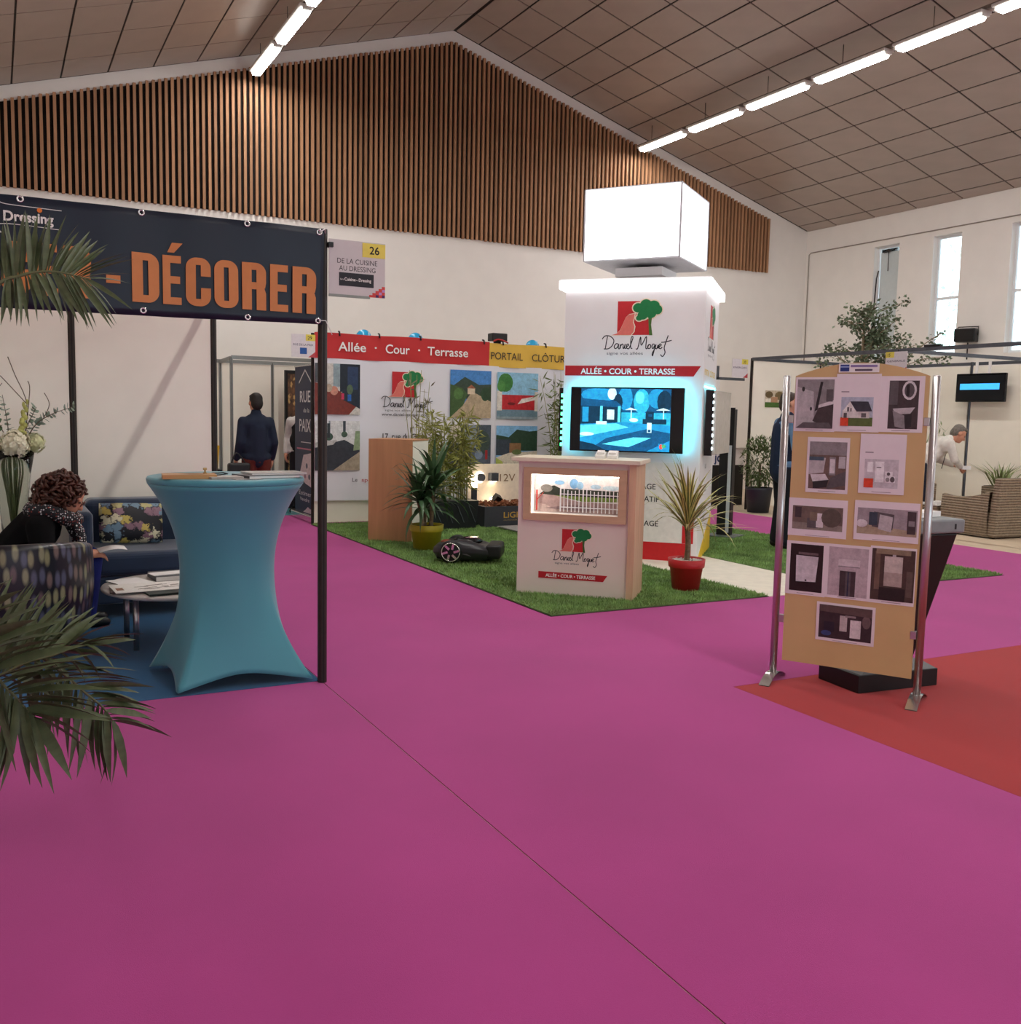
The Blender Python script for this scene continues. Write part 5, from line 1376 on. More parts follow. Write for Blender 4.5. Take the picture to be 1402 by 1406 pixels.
# gravel mat in front of the bed
tag(MB().slab([(5.75, 10.55), (6.9, 10.55), (6.9, 11.2), (5.75, 11.2)], .034, .045).build('gravel_mat', mat('grey_gravel', '#8F8C88', .9, var=.35, scale=90)), 'grey gravel sample mat before the garden light display', 'mat')

# ------------------------------------------------------------------ robot mower
M_anth = mat('mower_shell', '#26272B', .35, var=.1); M_mow2 = mat('mower_dark', '#131416', .5)
mw = thing('robot_mower', 'dark grey robot lawn mower with chrome-spoked wheels on the grass', 'robot mower', (4.17, 8.79, .0185), R(-33))
def mow(z0, z1, prof):
    def fn(u, v):
        a = 2 * PI * u
        c, s = math.cos(a), math.sin(a)
        x = .33 * math.copysign(abs(c) ** .62, c); y = .235 * math.copysign(abs(s) ** .62, s)
        k, z = prof(v)
        zz = z * (1 - .16 * ((x + .05) / .33) ** 2)
        return (x * k, y * k, zz)
    return fn
def prof(v):
    pts = [(.84, .035), (.93, .06), (1.0, .11), (.98, .155), (.88, .19), (.70, .215), (.4, .228), (.0, .232)]
    t = v * (len(pts) - 1); i = min(int(t), len(pts) - 2); f = t - i
    return tuple(p + (q - p) * f for p, q in zip(pts[i], pts[i + 1]))
part('shell', M_anth, mw, lambda b: b.grid(mow(0, 0, prof), 48, 21, closed=True))
part('underbody', M_mow2, mw, lambda b: b.box(-.28, .26, -.17, .17, .03, .10), bevel=.02)
for s in (-1, 1):
    w = part('wheel', M_mow2, mw, lambda b: b.lathe([(.001, -.03), (.095, -.03), (.115, -.02), (.115, .02), (.095, .03), (.001, .03)], 28))
    w.location = (-.12, s * .225, .115); w.rotation_euler = (R(90), 0, 0)
    for k in range(6):
        a = R(60 * k)
        part('spoke', M_chrome, w, lambda b: b.beam((.03 * math.cos(a), .03 * math.sin(a), s * -.033), (.085 * math.cos(a + .2), .085 * math.sin(a + .2), s * -.033), .022, .008))
    part('rim', M_chrome, w, lambda b: b.path([(.09 * math.cos(i * PI / 12), .09 * math.sin(i * PI / 12), s * -.033) for i in range(25)], .006, 5))
part('side_flash', mat('mower_silver', '#6E7074', .3, .5), mw, lambda b: b.poly([(-.02, .10), (.08, .075), (.02, .11)], -.232, -.222))
part('top_cover', M_blackgloss, mw, lambda b: b.ell((.02, 0, .205), (.15, .11, .04), None, 24, 10))
part('keypad', M_chrome, mw, lambda b: b.box(.0, .12, -.06, .06, .238, .243))
part('rear_bumper', M_mow2, mw, lambda b: b.box(.22, .37, -.20, .20, .05, .19), bevel=.03, segs=3)
part('stop_button', mat('mower_rust', '#7A3A26', .4), mw, lambda b: b.ell((-.2, 0, .185), (.06, .07, .025), None, 16, 8))
# ------------------------------------------------------------------ poster board on steel poles
NA = R(-59.8); NO = Vector((3.93, 4.13, .0045))
NR = Matrix.Rotation(NA, 3, 'Z')
nb = thing('poster_board', 'ochre notice board with arched top between two steel poles', 'notice board', tuple(NO), NA)
arch = [(.05 + .695 * k / 20, 1.738 + .072 * math.sin(PI * k / 20) ** .9) for k in range(21)]
part('board_panel', mat('ochre_board', '#CCAE7A', .6, var=.05, scale=4), nb, lambda b: b.poly([(.05, .128), (.745, .128)] + arch[::-1], -.009, .009))
for x0 in (0, .778):
    part('pole', M_steel, nb, lambda b: b.path([(x0, 0, .035), (x0, 0, 1.735)], .0205, 20).path([(x0, 0, 1.735), (x0, 0, 1.742)], [.0205, .015], 20))
    part('foot', M_chrome, nb, lambda b: b.grid(lambda u, v: (x0 + (-.03 + .06 * u), -.165 + .33 * v, .045 * math.sin(PI * v) ** 1.0 + .004), 2, 16).grid(lambda u, v: (x0 + (.03 - .06 * u), -.165 + .33 * v, .045 * math.sin(PI * v) - .001 + .001), 2, 16))
    s_ = 1 if x0 == 0 else -1
    for z_ in (1.50, .367):
        part('clamp', M_steel, nb, lambda b: b.box(min(x0 + s_ * .02, x0 + s_ * .05), max(x0 + s_ * .02, x0 + s_ * .05), -.014, .014, z_ - .022, z_ + .022), bevel=.003)
def sheet_on_board(label, x0, z0, w, h, photos, head=None, lines=True, tilt=0, lay=0):
    p = NO + NR @ Vector((x0, -.0105 - .0012 * lay, z0))
    t = thing('poster_sheet', label, 'poster', tuple(p), NA, None)
    t.rotation_euler = (0, R(tilt), NA)
    part('sheet', mat('laminated_paper', '#E3DADD', .3, var=.02), t, lambda b: b.box(0, w, -.001, 0, 0, h))
    for (a, c, pw, ph, sh) in photos:
        pic('printed_photo', t, a * w, c * h, pw * w, ph * h, -.001, sh)
    if lines:
        part('caption_line', flat('#8A7E84'), t, lambda b: b.box(w * .3, w * .72, -.0014, -.001, h * .025, h * .034))
    if head:
        head(t, w, h)
    return t
G = ['#2E2A2C', '#5A5456', '#8A8486', '#B4AEB0', '#D2CCCE', '#43383A', '#6E5A52']
sheet_on_board('poster with a grey bathroom photo, slanted black shower rail', .053, 1.434, .222, .298, [(.05, .06, .9, .9, [('r', 0, 0, 1, 1, G[2]), ('p', [(0, 0), (.5, 0), (.45, .75), (0, .85)], G[3]), ('p', [(.45, .15), (1, .0), (1, .5), (.6, .42)], G[5]), ('p', [(.6, .42), (1, .5), (1, .58), (.6, .48)], G[4]), ('p', [(.5, .35), (.58, .38), (.7, .95), (.63, .95)], G[0]), ('r', .8, .55, .98, .8, G[1]), ('c', .17, .8, .04, .05, G[0]), ('c', .4, .4, .03, .04, G[0]), ('p', [(0, 0), (1, 0), (.9, .12), (.2, .12)], G[1])])])
def _hd(t, w, h):
    part('heading_line', flat('#9A9096'), t, lambda b: b.box(w * .12, w * .3, -.0014, -.001, h * .68, h * .70))
sheet_on_board('poster with a white gabled house photo above a red square', .275, 1.438, .232, .312, [(.13, .1, .72, .5, [('r', 0, 0, 1, 1, '#AEB6C4'), ('p', [(0, 0), (1, 0), (1, .3), (0, .3)], '#5A6A38'), ('r', .05, .28, .62, .55, '#D8D4D0'), ('r', .55, .28, .9, .5, '#CFC8C4'), ('p', [(.05, .5), (.28, .85), (.45, .55)], '#E4E0DC'), ('p', [(.28, .85), (.85, .85), (.98, .52), (.5, .5)], '#3A3A44'), ('r', .2, .5, .26, .65, G[1]), ('r', .3, .5, .34, .62, G[1]), ('r', .1, .28, .2, .45, G[1]), ('r', .65, .3, .8, .45, G[1]), ('r', 0, 0, .25, .28, '#D8482C')])], _hd, lay=1)
sheet_on_board('poster with a round lit bathroom mirror above a vanity', .506, 1.442, .218, .295, [(.2, .06, .68, .86, [('r', 0, 0, 1, 1, G[5]), ('r', 0, .5, .3, 1, G[1]), ('c', .68, .8, .24, .2, G[4]), ('c', .68, .8, .17, .15, G[1]), ('r', .58, .68, .68, .92, G[0]), ('p', [(.15, .42), (.9, .45), (.75, .32), (.25, .3)], G[3]), ('p', [(.15, .38), (.55, .28), (.6, 0), (.25, .05)], G[2]), ('p', [(.55, .28), (.8, .33), (.8, .05), (.6, 0)], G[0])])], lay=0)
sheet_on_board('poster with a dark vanity and window bathroom photo', .135, 1.098, .228, .306, [(.06, .07, .88, .85, [('r', 0, 0, 1, 1, G[6]), ('r', 0, .72, 1, 1, G[2]), ('p', [(0, .68), (.45, .66), (.4, .35), (0, .3)], G[3]), ('r', 0, .6, .4, .68, '#4A5866'), ('p', [(.05, .3), (.45, .32), (.55, .2), (.12, .15)], G[4]), ('p', [(.12, .15), (.55, .2), (.5, .04), (.14, 0)], G[0]), ('r', .55, .3, .72, .68, G[2]), ('r', .57, .34, .7, .64, G[4]), ('r', .8, .45, .98, .7, G[3]), ('p', [(.5, 0), (1, .1), (1, .4), (.6, .25)], G[1])])])
sheet_on_board('poster with white heat pump units and a red square', .418, 1.110, .234, .32, [(.12, .1, .74, .48, [('r', 0, 0, 1, 1, '#C4BEC2'), ('r', .08, .55, .25, .9, '#ECE8EA'), ('r', .32, .2, .58, .92, '#F0ECEE'), ('r', .62, .2, .92, .42, '#E6E2E4'), ('r', .62, .43, .84, .58, '#E6E2E4'), ('c', .84, .31, .07, .1, G[1]), ('c', .7, .3, .06, .08, G[2]), ('c', .72, .5, .05, .06, G[1]), ('r', 0, 0, .28, .32, '#D8482C'), ('r', .36, .7, .5, .73, G[1])])], _hd, lay=1)
sheet_on_board('wide poster with an outdoor unit beside a hedge wall', .049, .85, .32, .212, [(.07, .18, .86, .62, [('r', 0, 0, 1, 1, '#6E5E56'), ('p', [(0, 0), (1, 0), (1, .25), (0, .3)], '#8A8076'), ('r', .3, .08, .52, .5, G[1]), ('r', .48, .12, .62, .72, G[4]), ('r', .05, .5, .18, .95, G[5]), ('c', .78, .55, .2, .4, '#5A5048'), ('r', .35, .4, .5, .75, '#7A6A5C')])])
sheet_on_board('wide poster with a large grey two-tone heating unit', .407, .856, .332, .214, [(.05, .16, .92, .66, [('r', 0, 0, 1, 1, '#9A9094'), ('p', [(0, 0), (1, 0), (1, .2), (.5, .3), (0, .4)], '#A89880'), ('p', [(.25, .3), (.6, .2), (.62, .8), (.28, .88)], G[1]), ('p', [(.36, .22), (.58, .12), (.6, .7), (.38, .78)], G[3]), ('r', .2, .35, .34, .85, '#3A4450'), ('r', .84, .1, .98, .95, G[5]), ('r', .86, .4, .96, .6, G[2]), ('c', .08, .4, .1, .15, G[4])])], lay=1)
sheet_on_board('poster with a white wall boiler on a dark background', .049, .516, .222, .303, [(.1, .07, .82, .88, [('r', 0, 0, 1, 1, '#2A1C1C'), ('p', [(.2, .2), (.8, .22), (.86, .75), (.18, .76)], '#C9C4C8'), ('r', .25, .78, .85, .83, '#6A5A5C'), ('c', .5, .24, .03, .02, G[0])])])
sheet_on_board('poster with a white air conditioner above a doorway', .270, .52, .234, .30, [(.06, .05, .9, .9, [('r', 0, 0, 1, 1, '#B6A8AC'), ('r', .25, .6, .8, .76, '#CFC6C8'), ('r', .25, .6, .8, .62, G[2]), ('r', .3, 0, .7, .52, G[5]), ('r', .45, 0, .58, .5, G[1]), ('r', .5, 0, .53, .5, '#2A3048')])], lay=1)
sheet_on_board('poster with a tall shiny boiler between dark pipes', .502, .519, .234, .31, [(.04, .06, .94, .9, [('r', 0, 0, 1, 1, '#4A3A34'), ('r', .3, .28, .72, .86, '#A89A92'), ('r', .3, .55, .72, .86, '#C4BAB2'), ('r', .08, .2, .2, .95, '#6E5A4C'), ('r', .48, .86, .56, .95, G[3]), ('r', .2, 0, .8, .25, '#2A2220'), ('r', .82, .1, .96, .6, '#5E5048'), ('r', .1, .9, .9, 1, '#8A7A64')])])
sheet_on_board('wide poster with two white tanks in a dark cellar', .232, .274, .314, .216, [(.05, .08, .9, .86, [('r', 0, 0, 1, 1, '#3A2E30'), ('r', .4, .25, .54, .72, '#B9AFAE'), ('r', .6, .08, .8, .62, '#D2CACA'), ('r', .5, .68, .7, .74, '#8A7E7E'), ('c', .9, .6, .08, .2, '#6A5A58'), ('r', .1, .2, .3, .5, '#2A2630'), ('c', .15, .15, .1, .08, '#3A4A78'), ('p', [(0, .8), (1, .75), (1, 1), (0, 1)], '#5A4A46')])])
hd = thing('header_plate', 'small header plate with a blue flag logo on the board\'s arch', 'sign', tuple(NO + NR @ Vector((.283, -.0135, 1.757))), NA)
part('plate', M_paper, hd, lambda b: b.box(0, .21, -.001, 0, 0, .048)); part('logo', flat('#2A3A7C'), hd, lambda b: b.box(.008, .055, -.002, -.001, .006, .042)); part('logo_stripe', flat('#8AA0CC'), hd, lambda b: b.box(.008, .055, -.0024, -.002, .026, .034))
part('printed_line', flat('#8A7AA8'), hd, lambda b: b.box(.062, .2, -.002, -.001, .028, .040)); part('printed_line', flat('#5A5060'), hd, lambda b: b.box(.085, .175, -.002, -.001, .008, .018))

# ------------------------------------------------------------------ kiosk behind the board
ks = thing('information_kiosk', 'grey-topped tapered black kiosk standing behind the ochre notice board', 'kiosk', (4.50, 3.84, .0045), R(-6))
part('base', M_black, ks, lambda b: b.box(-.32, .25, -.16, .17, 0, .10), bevel=.004)
part('sloping_top', mat('kiosk_grey', '#6E7072', .5), ks, lambda b: b.add([(-.3, -.155, .101), (.24, -.155, .101), (.24, .16, .101), (-.3, .16, .101), (-.2, -.1, .13), (.2, -.1, .13), (.2, .12, .13), (-.2, .12, .13)], [(3, 2, 1, 0), (4, 5, 6, 7), (0, 1, 5, 4), (1, 2, 6, 5), (2, 3, 7, 6), (3, 0, 4, 7)]))
part('column', M_black, ks, lambda b: b.add([(-.13, -.08, .125), (.13, -.08, .125), (.13, .1, .125), (-.13, .1, .125), (-.16, -.22, .885), (.27, -.22, .885), (.27, .16, .885), (-.16, .16, .885)], [(3, 2, 1, 0), (4, 5, 6, 7), (0, 1, 5, 4), (1, 2, 6, 5), (2, 3, 7, 6), (3, 0, 4, 7)]), bevel=.01)
part('top_tray', mat('kiosk_tray', '#7E8284', .5), ks, lambda b: b.box(-.18, .30, -.24, .18, .887, .965), bevel=.012)
part('key_lock', M_black, ks, lambda b: b.box(.22, .232, -.2425, -.2405, .91, .94))
for i, (dx, dy, rz, lab) in enumerate(((.14, -.05, 8, 'white leaflet stack on the grey kiosk top'), (-.05, .10, -14, 'white folded brochure at the back of the grey kiosk top'))):
    q = Vector((4.50, 3.84, 0)) + Matrix.Rotation(R(-6), 3, 'Z') @ Vector((dx, dy, 0))
    lying('brochure', lab, 'brochure', q.x, q.y, R(rz), .21, .15, .03 - .012 * i, M_paper, z=.9705)

# ------------------------------------------------------------------ booths along the right side
br = thing('exhibition_booth', 'white panel booths with grey frame along the window wall', 'booth', (0, 0, 0))
X0, X1 = 10.98, 14.0
for px, py in ((X0, 12.36), (X0, 9.42), (X1, 12.36), (X1, 10.55), (X1, 9.42), (X1, 6.4), (X0, 6.4), (12.5, 12.36), (13.0, 9.42)):
    if (px, py) in ((13.0, 9.42), (X0, 6.4), (X1, 9.42)):
        continue
    post('post', br, px, py, .0055 if (px, py) != (X0, 9.42) else .001, 2.49, M_alu_grey if py < 12 else M_alu_dark, .04)
part('wall_panel', M_panel, br, lambda b: b.box(X0 + .03, 12.48, 12.35, 12.37, .05, 2.45)); part('wall_panel', M_panel, br, lambda b: b.box(12.52, X1 - .03, 12.35, 12.37, .05, 2.45))
for a, c in ((10.58, 11.5), (11.51, 12.33), (8.2, 9.4), (9.41, 10.52), (7.2, 8.19), (6.43, 7.19)):
    part('wall_panel', M_panel, br, lambda b: b.box(X1 - .01, X1 + .01, a, c, .05, 2.42))
for p0, p1 in (((X0, 12.34, 2.475), (X0, 9.44, 2.475)), ((X0 + .02, 12.36, 2.475), (X1, 12.36, 2.475)), ((X0, 9.40, 2.475), (X0, 6.0, 2.475)), ((X0 + .02, 9.42, 2.475), (X1, 9.42, 2.475)), ((X1, 12.3, 2.46), (X1, 6.42, 2.46))):
    rail_between(br, p0, p1, M_alu_grey)
part('clamp', M_black, br, lambda b: b.box(X0 - .03, X0 + .03, 8.75, 9.0, 2.5, 2.53))
# hanging screen
tvx = thing('hanging_screen', 'black hanging screen with a bright blue bar beside the bending man', 'screen', (13.86, 10.24, 1.845), R(-90))
part('screen_case', M_blackgloss, tvx, lambda b: b.box(-.44, .44, -.05, 0, 0, .45), bevel=.012)
part('screen_glass', glow('#04060C', .3), tvx, lambda b: b.box(-.42, .42, -.0515, -.0505, .025, .42))
part('blue_bar', glow('#3FA9EA', 1.1), tvx, lambda b: b.box(-.36, .34, -.0535, -.052, .195, .29))
for x_ in (-.1, .13):
    part('strap', M_paper, tvx, lambda b: b.box(x_ - .02, x_ + .02, -.03, -.01, .43, .64))
# number plates hung on the frames
def plate(label, num, words_, x, y, z, rz, w, h):
    t = thing('booth_number_sign', label, 'sign', (x, y, z), rz)
    part('plate', flat('#DAD4D8'), t, lambda b: b.box(0, w, 0, .006, 0, h))
    part('yellow_tag', flat('#E0CF5A'), t, lambda b: b.box(w * .6 if num != '15' else 0, w if num != '15' else w * .4, -.002, 0, h * .72, h))
    text(num, M_dk, t, w * .68 if num != '15' else w * .1, h * .78, h * .14, -.002, bold=.015)
    text(words_, flat('#5A506A'), t, w * .08, h * .5, h * .09, 0, w=w * .84, bold=.01)
    part('corner_motif', flat('#B8484E'), t, lambda b: b.poly([(w * .7, 0), (w, 0), (w, h * .25)], -.0015, 0))
    return t
plate('grey stand sign with yellow tag hung at the corner of the window-side booths', '15', 'GENERALE', X0 - .03, 9.62, 2.18, R(-90), .36, .28)
s29 = plate('white stand sign with yellow 29 tag above the roll-up banner', '29', 'RUE DE LA PAIX', 3.36, 12.36, 2.17, 0, .31, .29)
part('blue_logo', flat('#2A5AA0'), s29, lambda b: b.box(.11, .2, -.0015, 0, .04, .12))
plate('pale stand sign with yellow tag beside the black joy counter', '20', 'ENERGIES', 10.62, 12.42, 2.17, 0, .33, .30)
# photo and topiary in the booth
ph_ = thing('wall_photo', 'small garden house photo on the white booth wall', 'picture', (11.28, 12.343, 1.70))
pic('printed_photo', ph_, 0, 0, .42, .28, 0, [('r', 0, 0, 1, 1, '#C9BCA4'), ('r', 0, 0, 1, .3, '#4E6E34'), ('c', .2, .75, .2, .2, '#6A5A3E'), ('c', .75, .7, .25, .25, '#7A6A48'), ('r', .3, .3, .65, .62, '#B48A6A'), ('r', 0, .3, .3, .5, '#E2DCCC')])
tp = thing('topiary_plant', 'bushy green shrub in a dark pot behind the man in the vest', 'plant', (10.88, 11.95, .0055))
part('pot', mat('slate_pot', '#23262E', .5), tp, lambda b: b.lathe([(.001, 0), (.17, 0), (.21, .36), (.22, .40), (.18, .40), (.17, .34), (.001, .34)], 28))
def _top(b):
    rr = random.Random(12)
    for i in range(1500):
        d = Vector((rr.gauss(0, 1), rr.gauss(0, 1), rr.gauss(0, 1))).normalized(); r = rr.uniform(.55, 1)
        p = Vector((d.x * .31 * r, d.y * .31 * r, .80 + d.z * .42 * r)); e = (d + Vector((rr.gauss(0, .5), rr.gauss(0, .5), rr.gauss(0, .5)))).normalized() * .08; w = e.cross(Vector((0, 0, 1))).normalized() * .014
        b.add([p, p + e * .4 + w, p + e, p + e * .4 - w], [(0, 1, 2, 3)])
stuff(part('foliage', mat('shrub_leaf', '#56683A', .6, var=.35, scale=9), tp, _top))
part('stem', mat('bark', '#5A4A3C', 0.9), tp, lambda b: b.path([(0, 0, .33), (0, 0, .8)], .02, 6))
# ficus tree rising above the frames
ft = thing('ficus_tree', 'tall airy green ficus tree rising above the booth frames', 'tree', (12.25, 11.2, .001))
part('pot', mat('slate_pot', '#23262E', .5), ft, lambda b: b.lathe([(.001, 0), (.2, 0), (.26, .42), (.22, .42), (.2, .36), (.001, .36)], 28))
FB = []
def _trk(b):
    rr = random.Random(5)
    b.path([(0, 0, .35), (.02, 0, 1.4), (0, .02, 2.4), (-.03, 0, 3.2)], [.045, .04, .03, .012], 8)
    for i in range(44):
        z = rr.uniform(1.9, 3.15); a = rr.uniform(0, 2 * PI); L = rr.uniform(.35, .85) * (1.15 - (z - 1.9) * .35)
        up = rr.uniform(.25, .8)
        P = cat([(0, 0, z), (math.cos(a) * L * .5, math.sin(a) * L * .5, z + L * up * .4), (math.cos(a) * L, math.sin(a) * L, z + L * up * .75)], 5)
        b.path(P, [.009 * (1 - .6 * k / len(P)) for k in range(len(P))], 5); FB.append(P)
    P = cat([(0, 0, 1.9), (.45, -.3, 2.35), (.68, -.45, 2.65), (.95, -.65, 2.9)], 5); b.path(P, .008, 5); FB.append(P)
    P = cat([(.45, -.3, 2.35), (.75, -.55, 2.5), (1.0, -.75, 2.52)], 5); b.path(P, .006, 5); FB.append(P)
part('trunk', mat('bark_pale', '#8A7A62', .8, var=.2), ft, _trk)
def _fl(b):
    rr = random.Random(9)
    for P in FB:
        for i in range(74):
            p = P[rr.randrange(len(P) // 4, len(P))] + Vector((rr.gauss(0, .045), rr.gauss(0, .045), rr.gauss(0, .045)))
            d = Vector((rr.gauss(0, 1), rr.gauss(0, 1), rr.gauss(-.2, .7))).normalized() * rr.uniform(.05, .085); w = d.cross(Vector((rr.gauss(0, 1), rr.gauss(0, 1), rr.gauss(0, 1)))).normalized() * .021
            b.add([p, p + d * .45 + w, p + d, p + d * .45 - w], [(0, 1, 2, 3)])
stuff(part('foliage', mat('ficus_leaf', '#5E6C52', .55, var=.3, scale=6), ft, _fl))
# loudspeaker on the window wall
sp_ = thing('wall_loudspeaker', 'black loudspeaker on a bracket on the window wall', 'loudspeaker', (15.45, 11.80, 2.95), R(-70))
part('speaker_box', M_black, sp_, lambda b: b.box(-.18, .18, -.13, .1, 0, .24), bevel=.02)
part('grille', M_alu_groove, sp_, lambda b: b.box(-.16, .16, -.135, -.131, .02, .22))
part('bracket', M_alu_dark, sp_, lambda b: b.path([(-.19, 0, .12), (-.17, .08, .28), (.17, .08, .28), (.19, 0, .12)], .01, 6).path([(0, .1, -.3), (0, .1, .0)], .012, 6))

# wicker seats, low table, planter
M_wick = bpy.data.materials.new('wicker'); M_wick.use_nodes = True
_nt = M_wick.node_tree; _bs = _nt.nodes['Principled BSDF']; _tc = _nt.nodes.new('ShaderNodeTexCoord')
_wv = _nt.nodes.new('ShaderNodeTexWave'); _wv.bands_direction = 'Z'; _wv.inputs['Scale'].default_value = 9; _wv.inputs['Distortion'].default_value = 1.2; _wv.inputs['Detail'].default_value = 2; _wv.inputs['Detail Scale'].default_value = 6
_nz = _nt.nodes.new('ShaderNodeTexNoise'); _nz.inputs['Scale'].default_value = 26
_rp = _nt.nodes.new('ShaderNodeValToRGB'); _rp.color_ramp.elements[0].color = rgb('#4E4238') + (1,); _rp.color_ramp.elements[1].color = rgb('#A4927A') + (1,)
_ml = _nt.nodes.new('ShaderNodeMath'); _ml.operation = 'MULTIPLY_ADD'; _ml.inputs[1].default_value = .55
_nt.links.new(_tc.outputs['Object'], _wv.inputs['Vector']); _nt.links.new(_tc.outputs['Object'], _nz.inputs['Vector'])
_sb = _nt.nodes.new('ShaderNodeMath'); _sb.operation = 'MULTIPLY'; _sb.inputs[1].default_value = .6
_nt.links.new(_nz.outputs['Fac'], _sb.inputs[0]); _nt.links.new(_wv.outputs['Fac'], _ml.inputs[0]); _nt.links.new(_sb.outputs[0], _ml.inputs[2]); _nt.links.new(_ml.outputs[0], _rp.inputs[0]); _nt.links.new(_rp.outputs[0], _bs.inputs['Base Color'])
_bp = _nt.nodes.new('ShaderNodeBump'); _bp.inputs['Strength'].default_value = .8; _bp.inputs['Distance'].default_value = .02; _nt.links.new(_ml.outputs[0], _bp.inputs['Height']); _nt.links.new(_bp.outputs[0], _bs.inputs['Normal']); _bs.inputs['Roughness'].default_value = .7
M_cush = mat('taupe_cushion', '#A79C8C', .8, var=.06)
def wicker_seat(label, loc, rz, W, D, name='wicker_armchair'):
    t = thing(name, label, 'armchair' if W < 1.2 else 'sofa', loc, rz)
    h = W / 2
    part('base', M_wick, t, lambda b: b.box(-h + .02, h - .02, .06, D - .02, .03, .33), bevel=.03)
    part('backrest', M_wick, t, lambda b: b.add([(-h, 0, .02), (h, 0, .02), (h, .14, .02), (-h, .14, .02), (-h + .02, -.05, .80), (h - .02, -.05, .80), (h - .02, .06, .80), (-h + .02, .06, .80)], [(3, 2, 1, 0), (4, 5, 6, 7), (0, 1, 5, 4), (1, 2, 6, 5), (2, 3, 7, 6), (3, 0, 4, 7)]), bevel=.025)
    for s in (-1, 1):
        part('armrest', M_wick, t, lambda b: b.grid(lambda u, v: (s * (h - .0 + .02 * math.sin(PI * v)), .10 + (D - .1) * u, .02 + (.60 - .12 * math.sin(PI * .5 * u) + .05 * u ** 4 - .02) * v), 12, 8).grid(lambda u, v: (s * (h - .12), .10 + (D - .1) * (1 - u), .02 + (.60 - .12 * math.sin(PI * .5 * (1 - u)) + .05 * (1 - u) ** 4 - .02) * v), 12, 8).grid(lambda u, v: (s * (h - .12 + .12 * v), .10 + (D - .1) * u, .60 - .12 * math.sin(PI * .5 * u) + .05 * u ** 4 + .012 * math.sin(PI * v)), 12, 4).grid(lambda u, v: (s * (h - .12 + .12 * u), D, .02 + .51 * v), 3, 5))
    part('seat_cushion', M_cush, t, lambda b: b.box(-h + .13, h - .13, .15, D - .03, .33, .46), bevel=.04, segs=3)
    for s in (-1, 1):
        for yy in (.06, D - .08):
            part('foot', M_alu_dark, t, lambda b: b.box(s * (h - .08) - .02, s * (h - .08) + .02, yy, yy + .04, 0, .03))
    return t
wicker_seat('brown wicker armchair seen from its back on the beige floor', (11.92, 8.12, .001), R(-4), .92, .86)
wicker_seat('brown wicker sofa against the white booth wall under the screen', (13.72, 8.45, .001), R(90), 1.7, .8, 'wicker_sofa')
lw = thing('wicker_table', 'low wicker table with a white top beside the bending man', 'table', (11.72, 9.22, .001))
part('base', M_wick, lw, lambda b: b.box(-.24, .24, -.17, .17, .0, .36), bevel=.01); part('table_top', mat('white_glass', '#DAD8D4', .2), lw, lambda b: b.box(-.27, .27, -.2, .2, .361, .38))
lying('folder', 'white folder on the low wicker table', 'folder', 11.76, 9.2, R(20), .3, .22, .02, M_paper, z=.3815)
wp = thing('wicker_planter', 'wicker planter with thin green stems beside the dark post', 'planter', (13.25, 10.9, .001))
part('box', M_wick, wp, lambda b: b.box(-.28, .28, -.2, .2, 0, .52), bevel=.01); part('soil', M_soil, wp, lambda b: b.box(-.26, .26, -.18, .18, .5, .525))
def grassy(label, loc, n, h, spread, seed, m, bend=.5):
    t = thing('grassy_plant', label, 'plant', loc); rr = random.Random(seed); b = MB()
    for i in range(n):
        a = rr.uniform(0, 2 * PI); r = spread * rr.random(); L = h * rr.uniform(.6, 1); k = rr.uniform(.1, bend)
        p = Vector((r * math.cos(a), r * .6 * math.sin(a), 0)); d = Vector((math.cos(a) * k, math.sin(a) * k, 1)); w = Vector((-math.sin(a), math.cos(a), 0)) * .010
        m1 = p + d * L * .55; m2 = p + Vector((d.x * 1.7, d.y * 1.7, .95)) * L
        b.add([p - w, p + w, m1 + w, m1 - w, m2], [(0, 1, 2, 3), (3, 2, 4)])
        if seed == 41:
            for q in range(7):
                c = p.lerp(m2, rr.uniform(.3, 1)); e = Vector((rr.gauss(0, 1), rr.gauss(0, 1), rr.gauss(.3, .6))).normalized() * .12; ww = e.cross(Vector((0, 0, 1))).normalized() * .012
                b.add([c, c + e * .5 + ww, c + e, c + e * .5 - ww], [(0, 1, 2, 3)])
    stuff(b.build('foliage', m, t)); return t
grassy('leafy oleander stems in the wicker planter', (13.25, 10.9, .527), 34, 1.0, .22, 41, mat('oleander_leaf', '#7A8A5E', .6, var=.25), .45)
wq = copy_tree(wp); wq.location = (13.66, 7.05, .001); wq['label'] = 'wicker planter at the end of the wicker sofa'
grassy('spiky grass tuft rising behind the wicker armchair', (13.66, 7.05, .527), 40, .45, .24, 42, mat('grass_tuft', '#7C8A58', .6, var=.25), .9)
gp = thing('wicker_planter', 'wicker planter holding spiky grass behind the wicker armchair', 'planter', (12.66, 8.95, .001))
part('box', M_wick, gp, lambda b: b.box(-.2, .2, -.16, .16, 0, .62), bevel=.01); part('soil', M_soil, gp, lambda b: b.box(-.18, .18, -.14, .14, .6, .625))
grassy('spiky grass tuft in the planter by the wicker armchair', (12.66, 8.95, .627), 46, .38, .18, 43, mat('grass_tuft', '#7C8A58', .6, var=.25), 1.1)

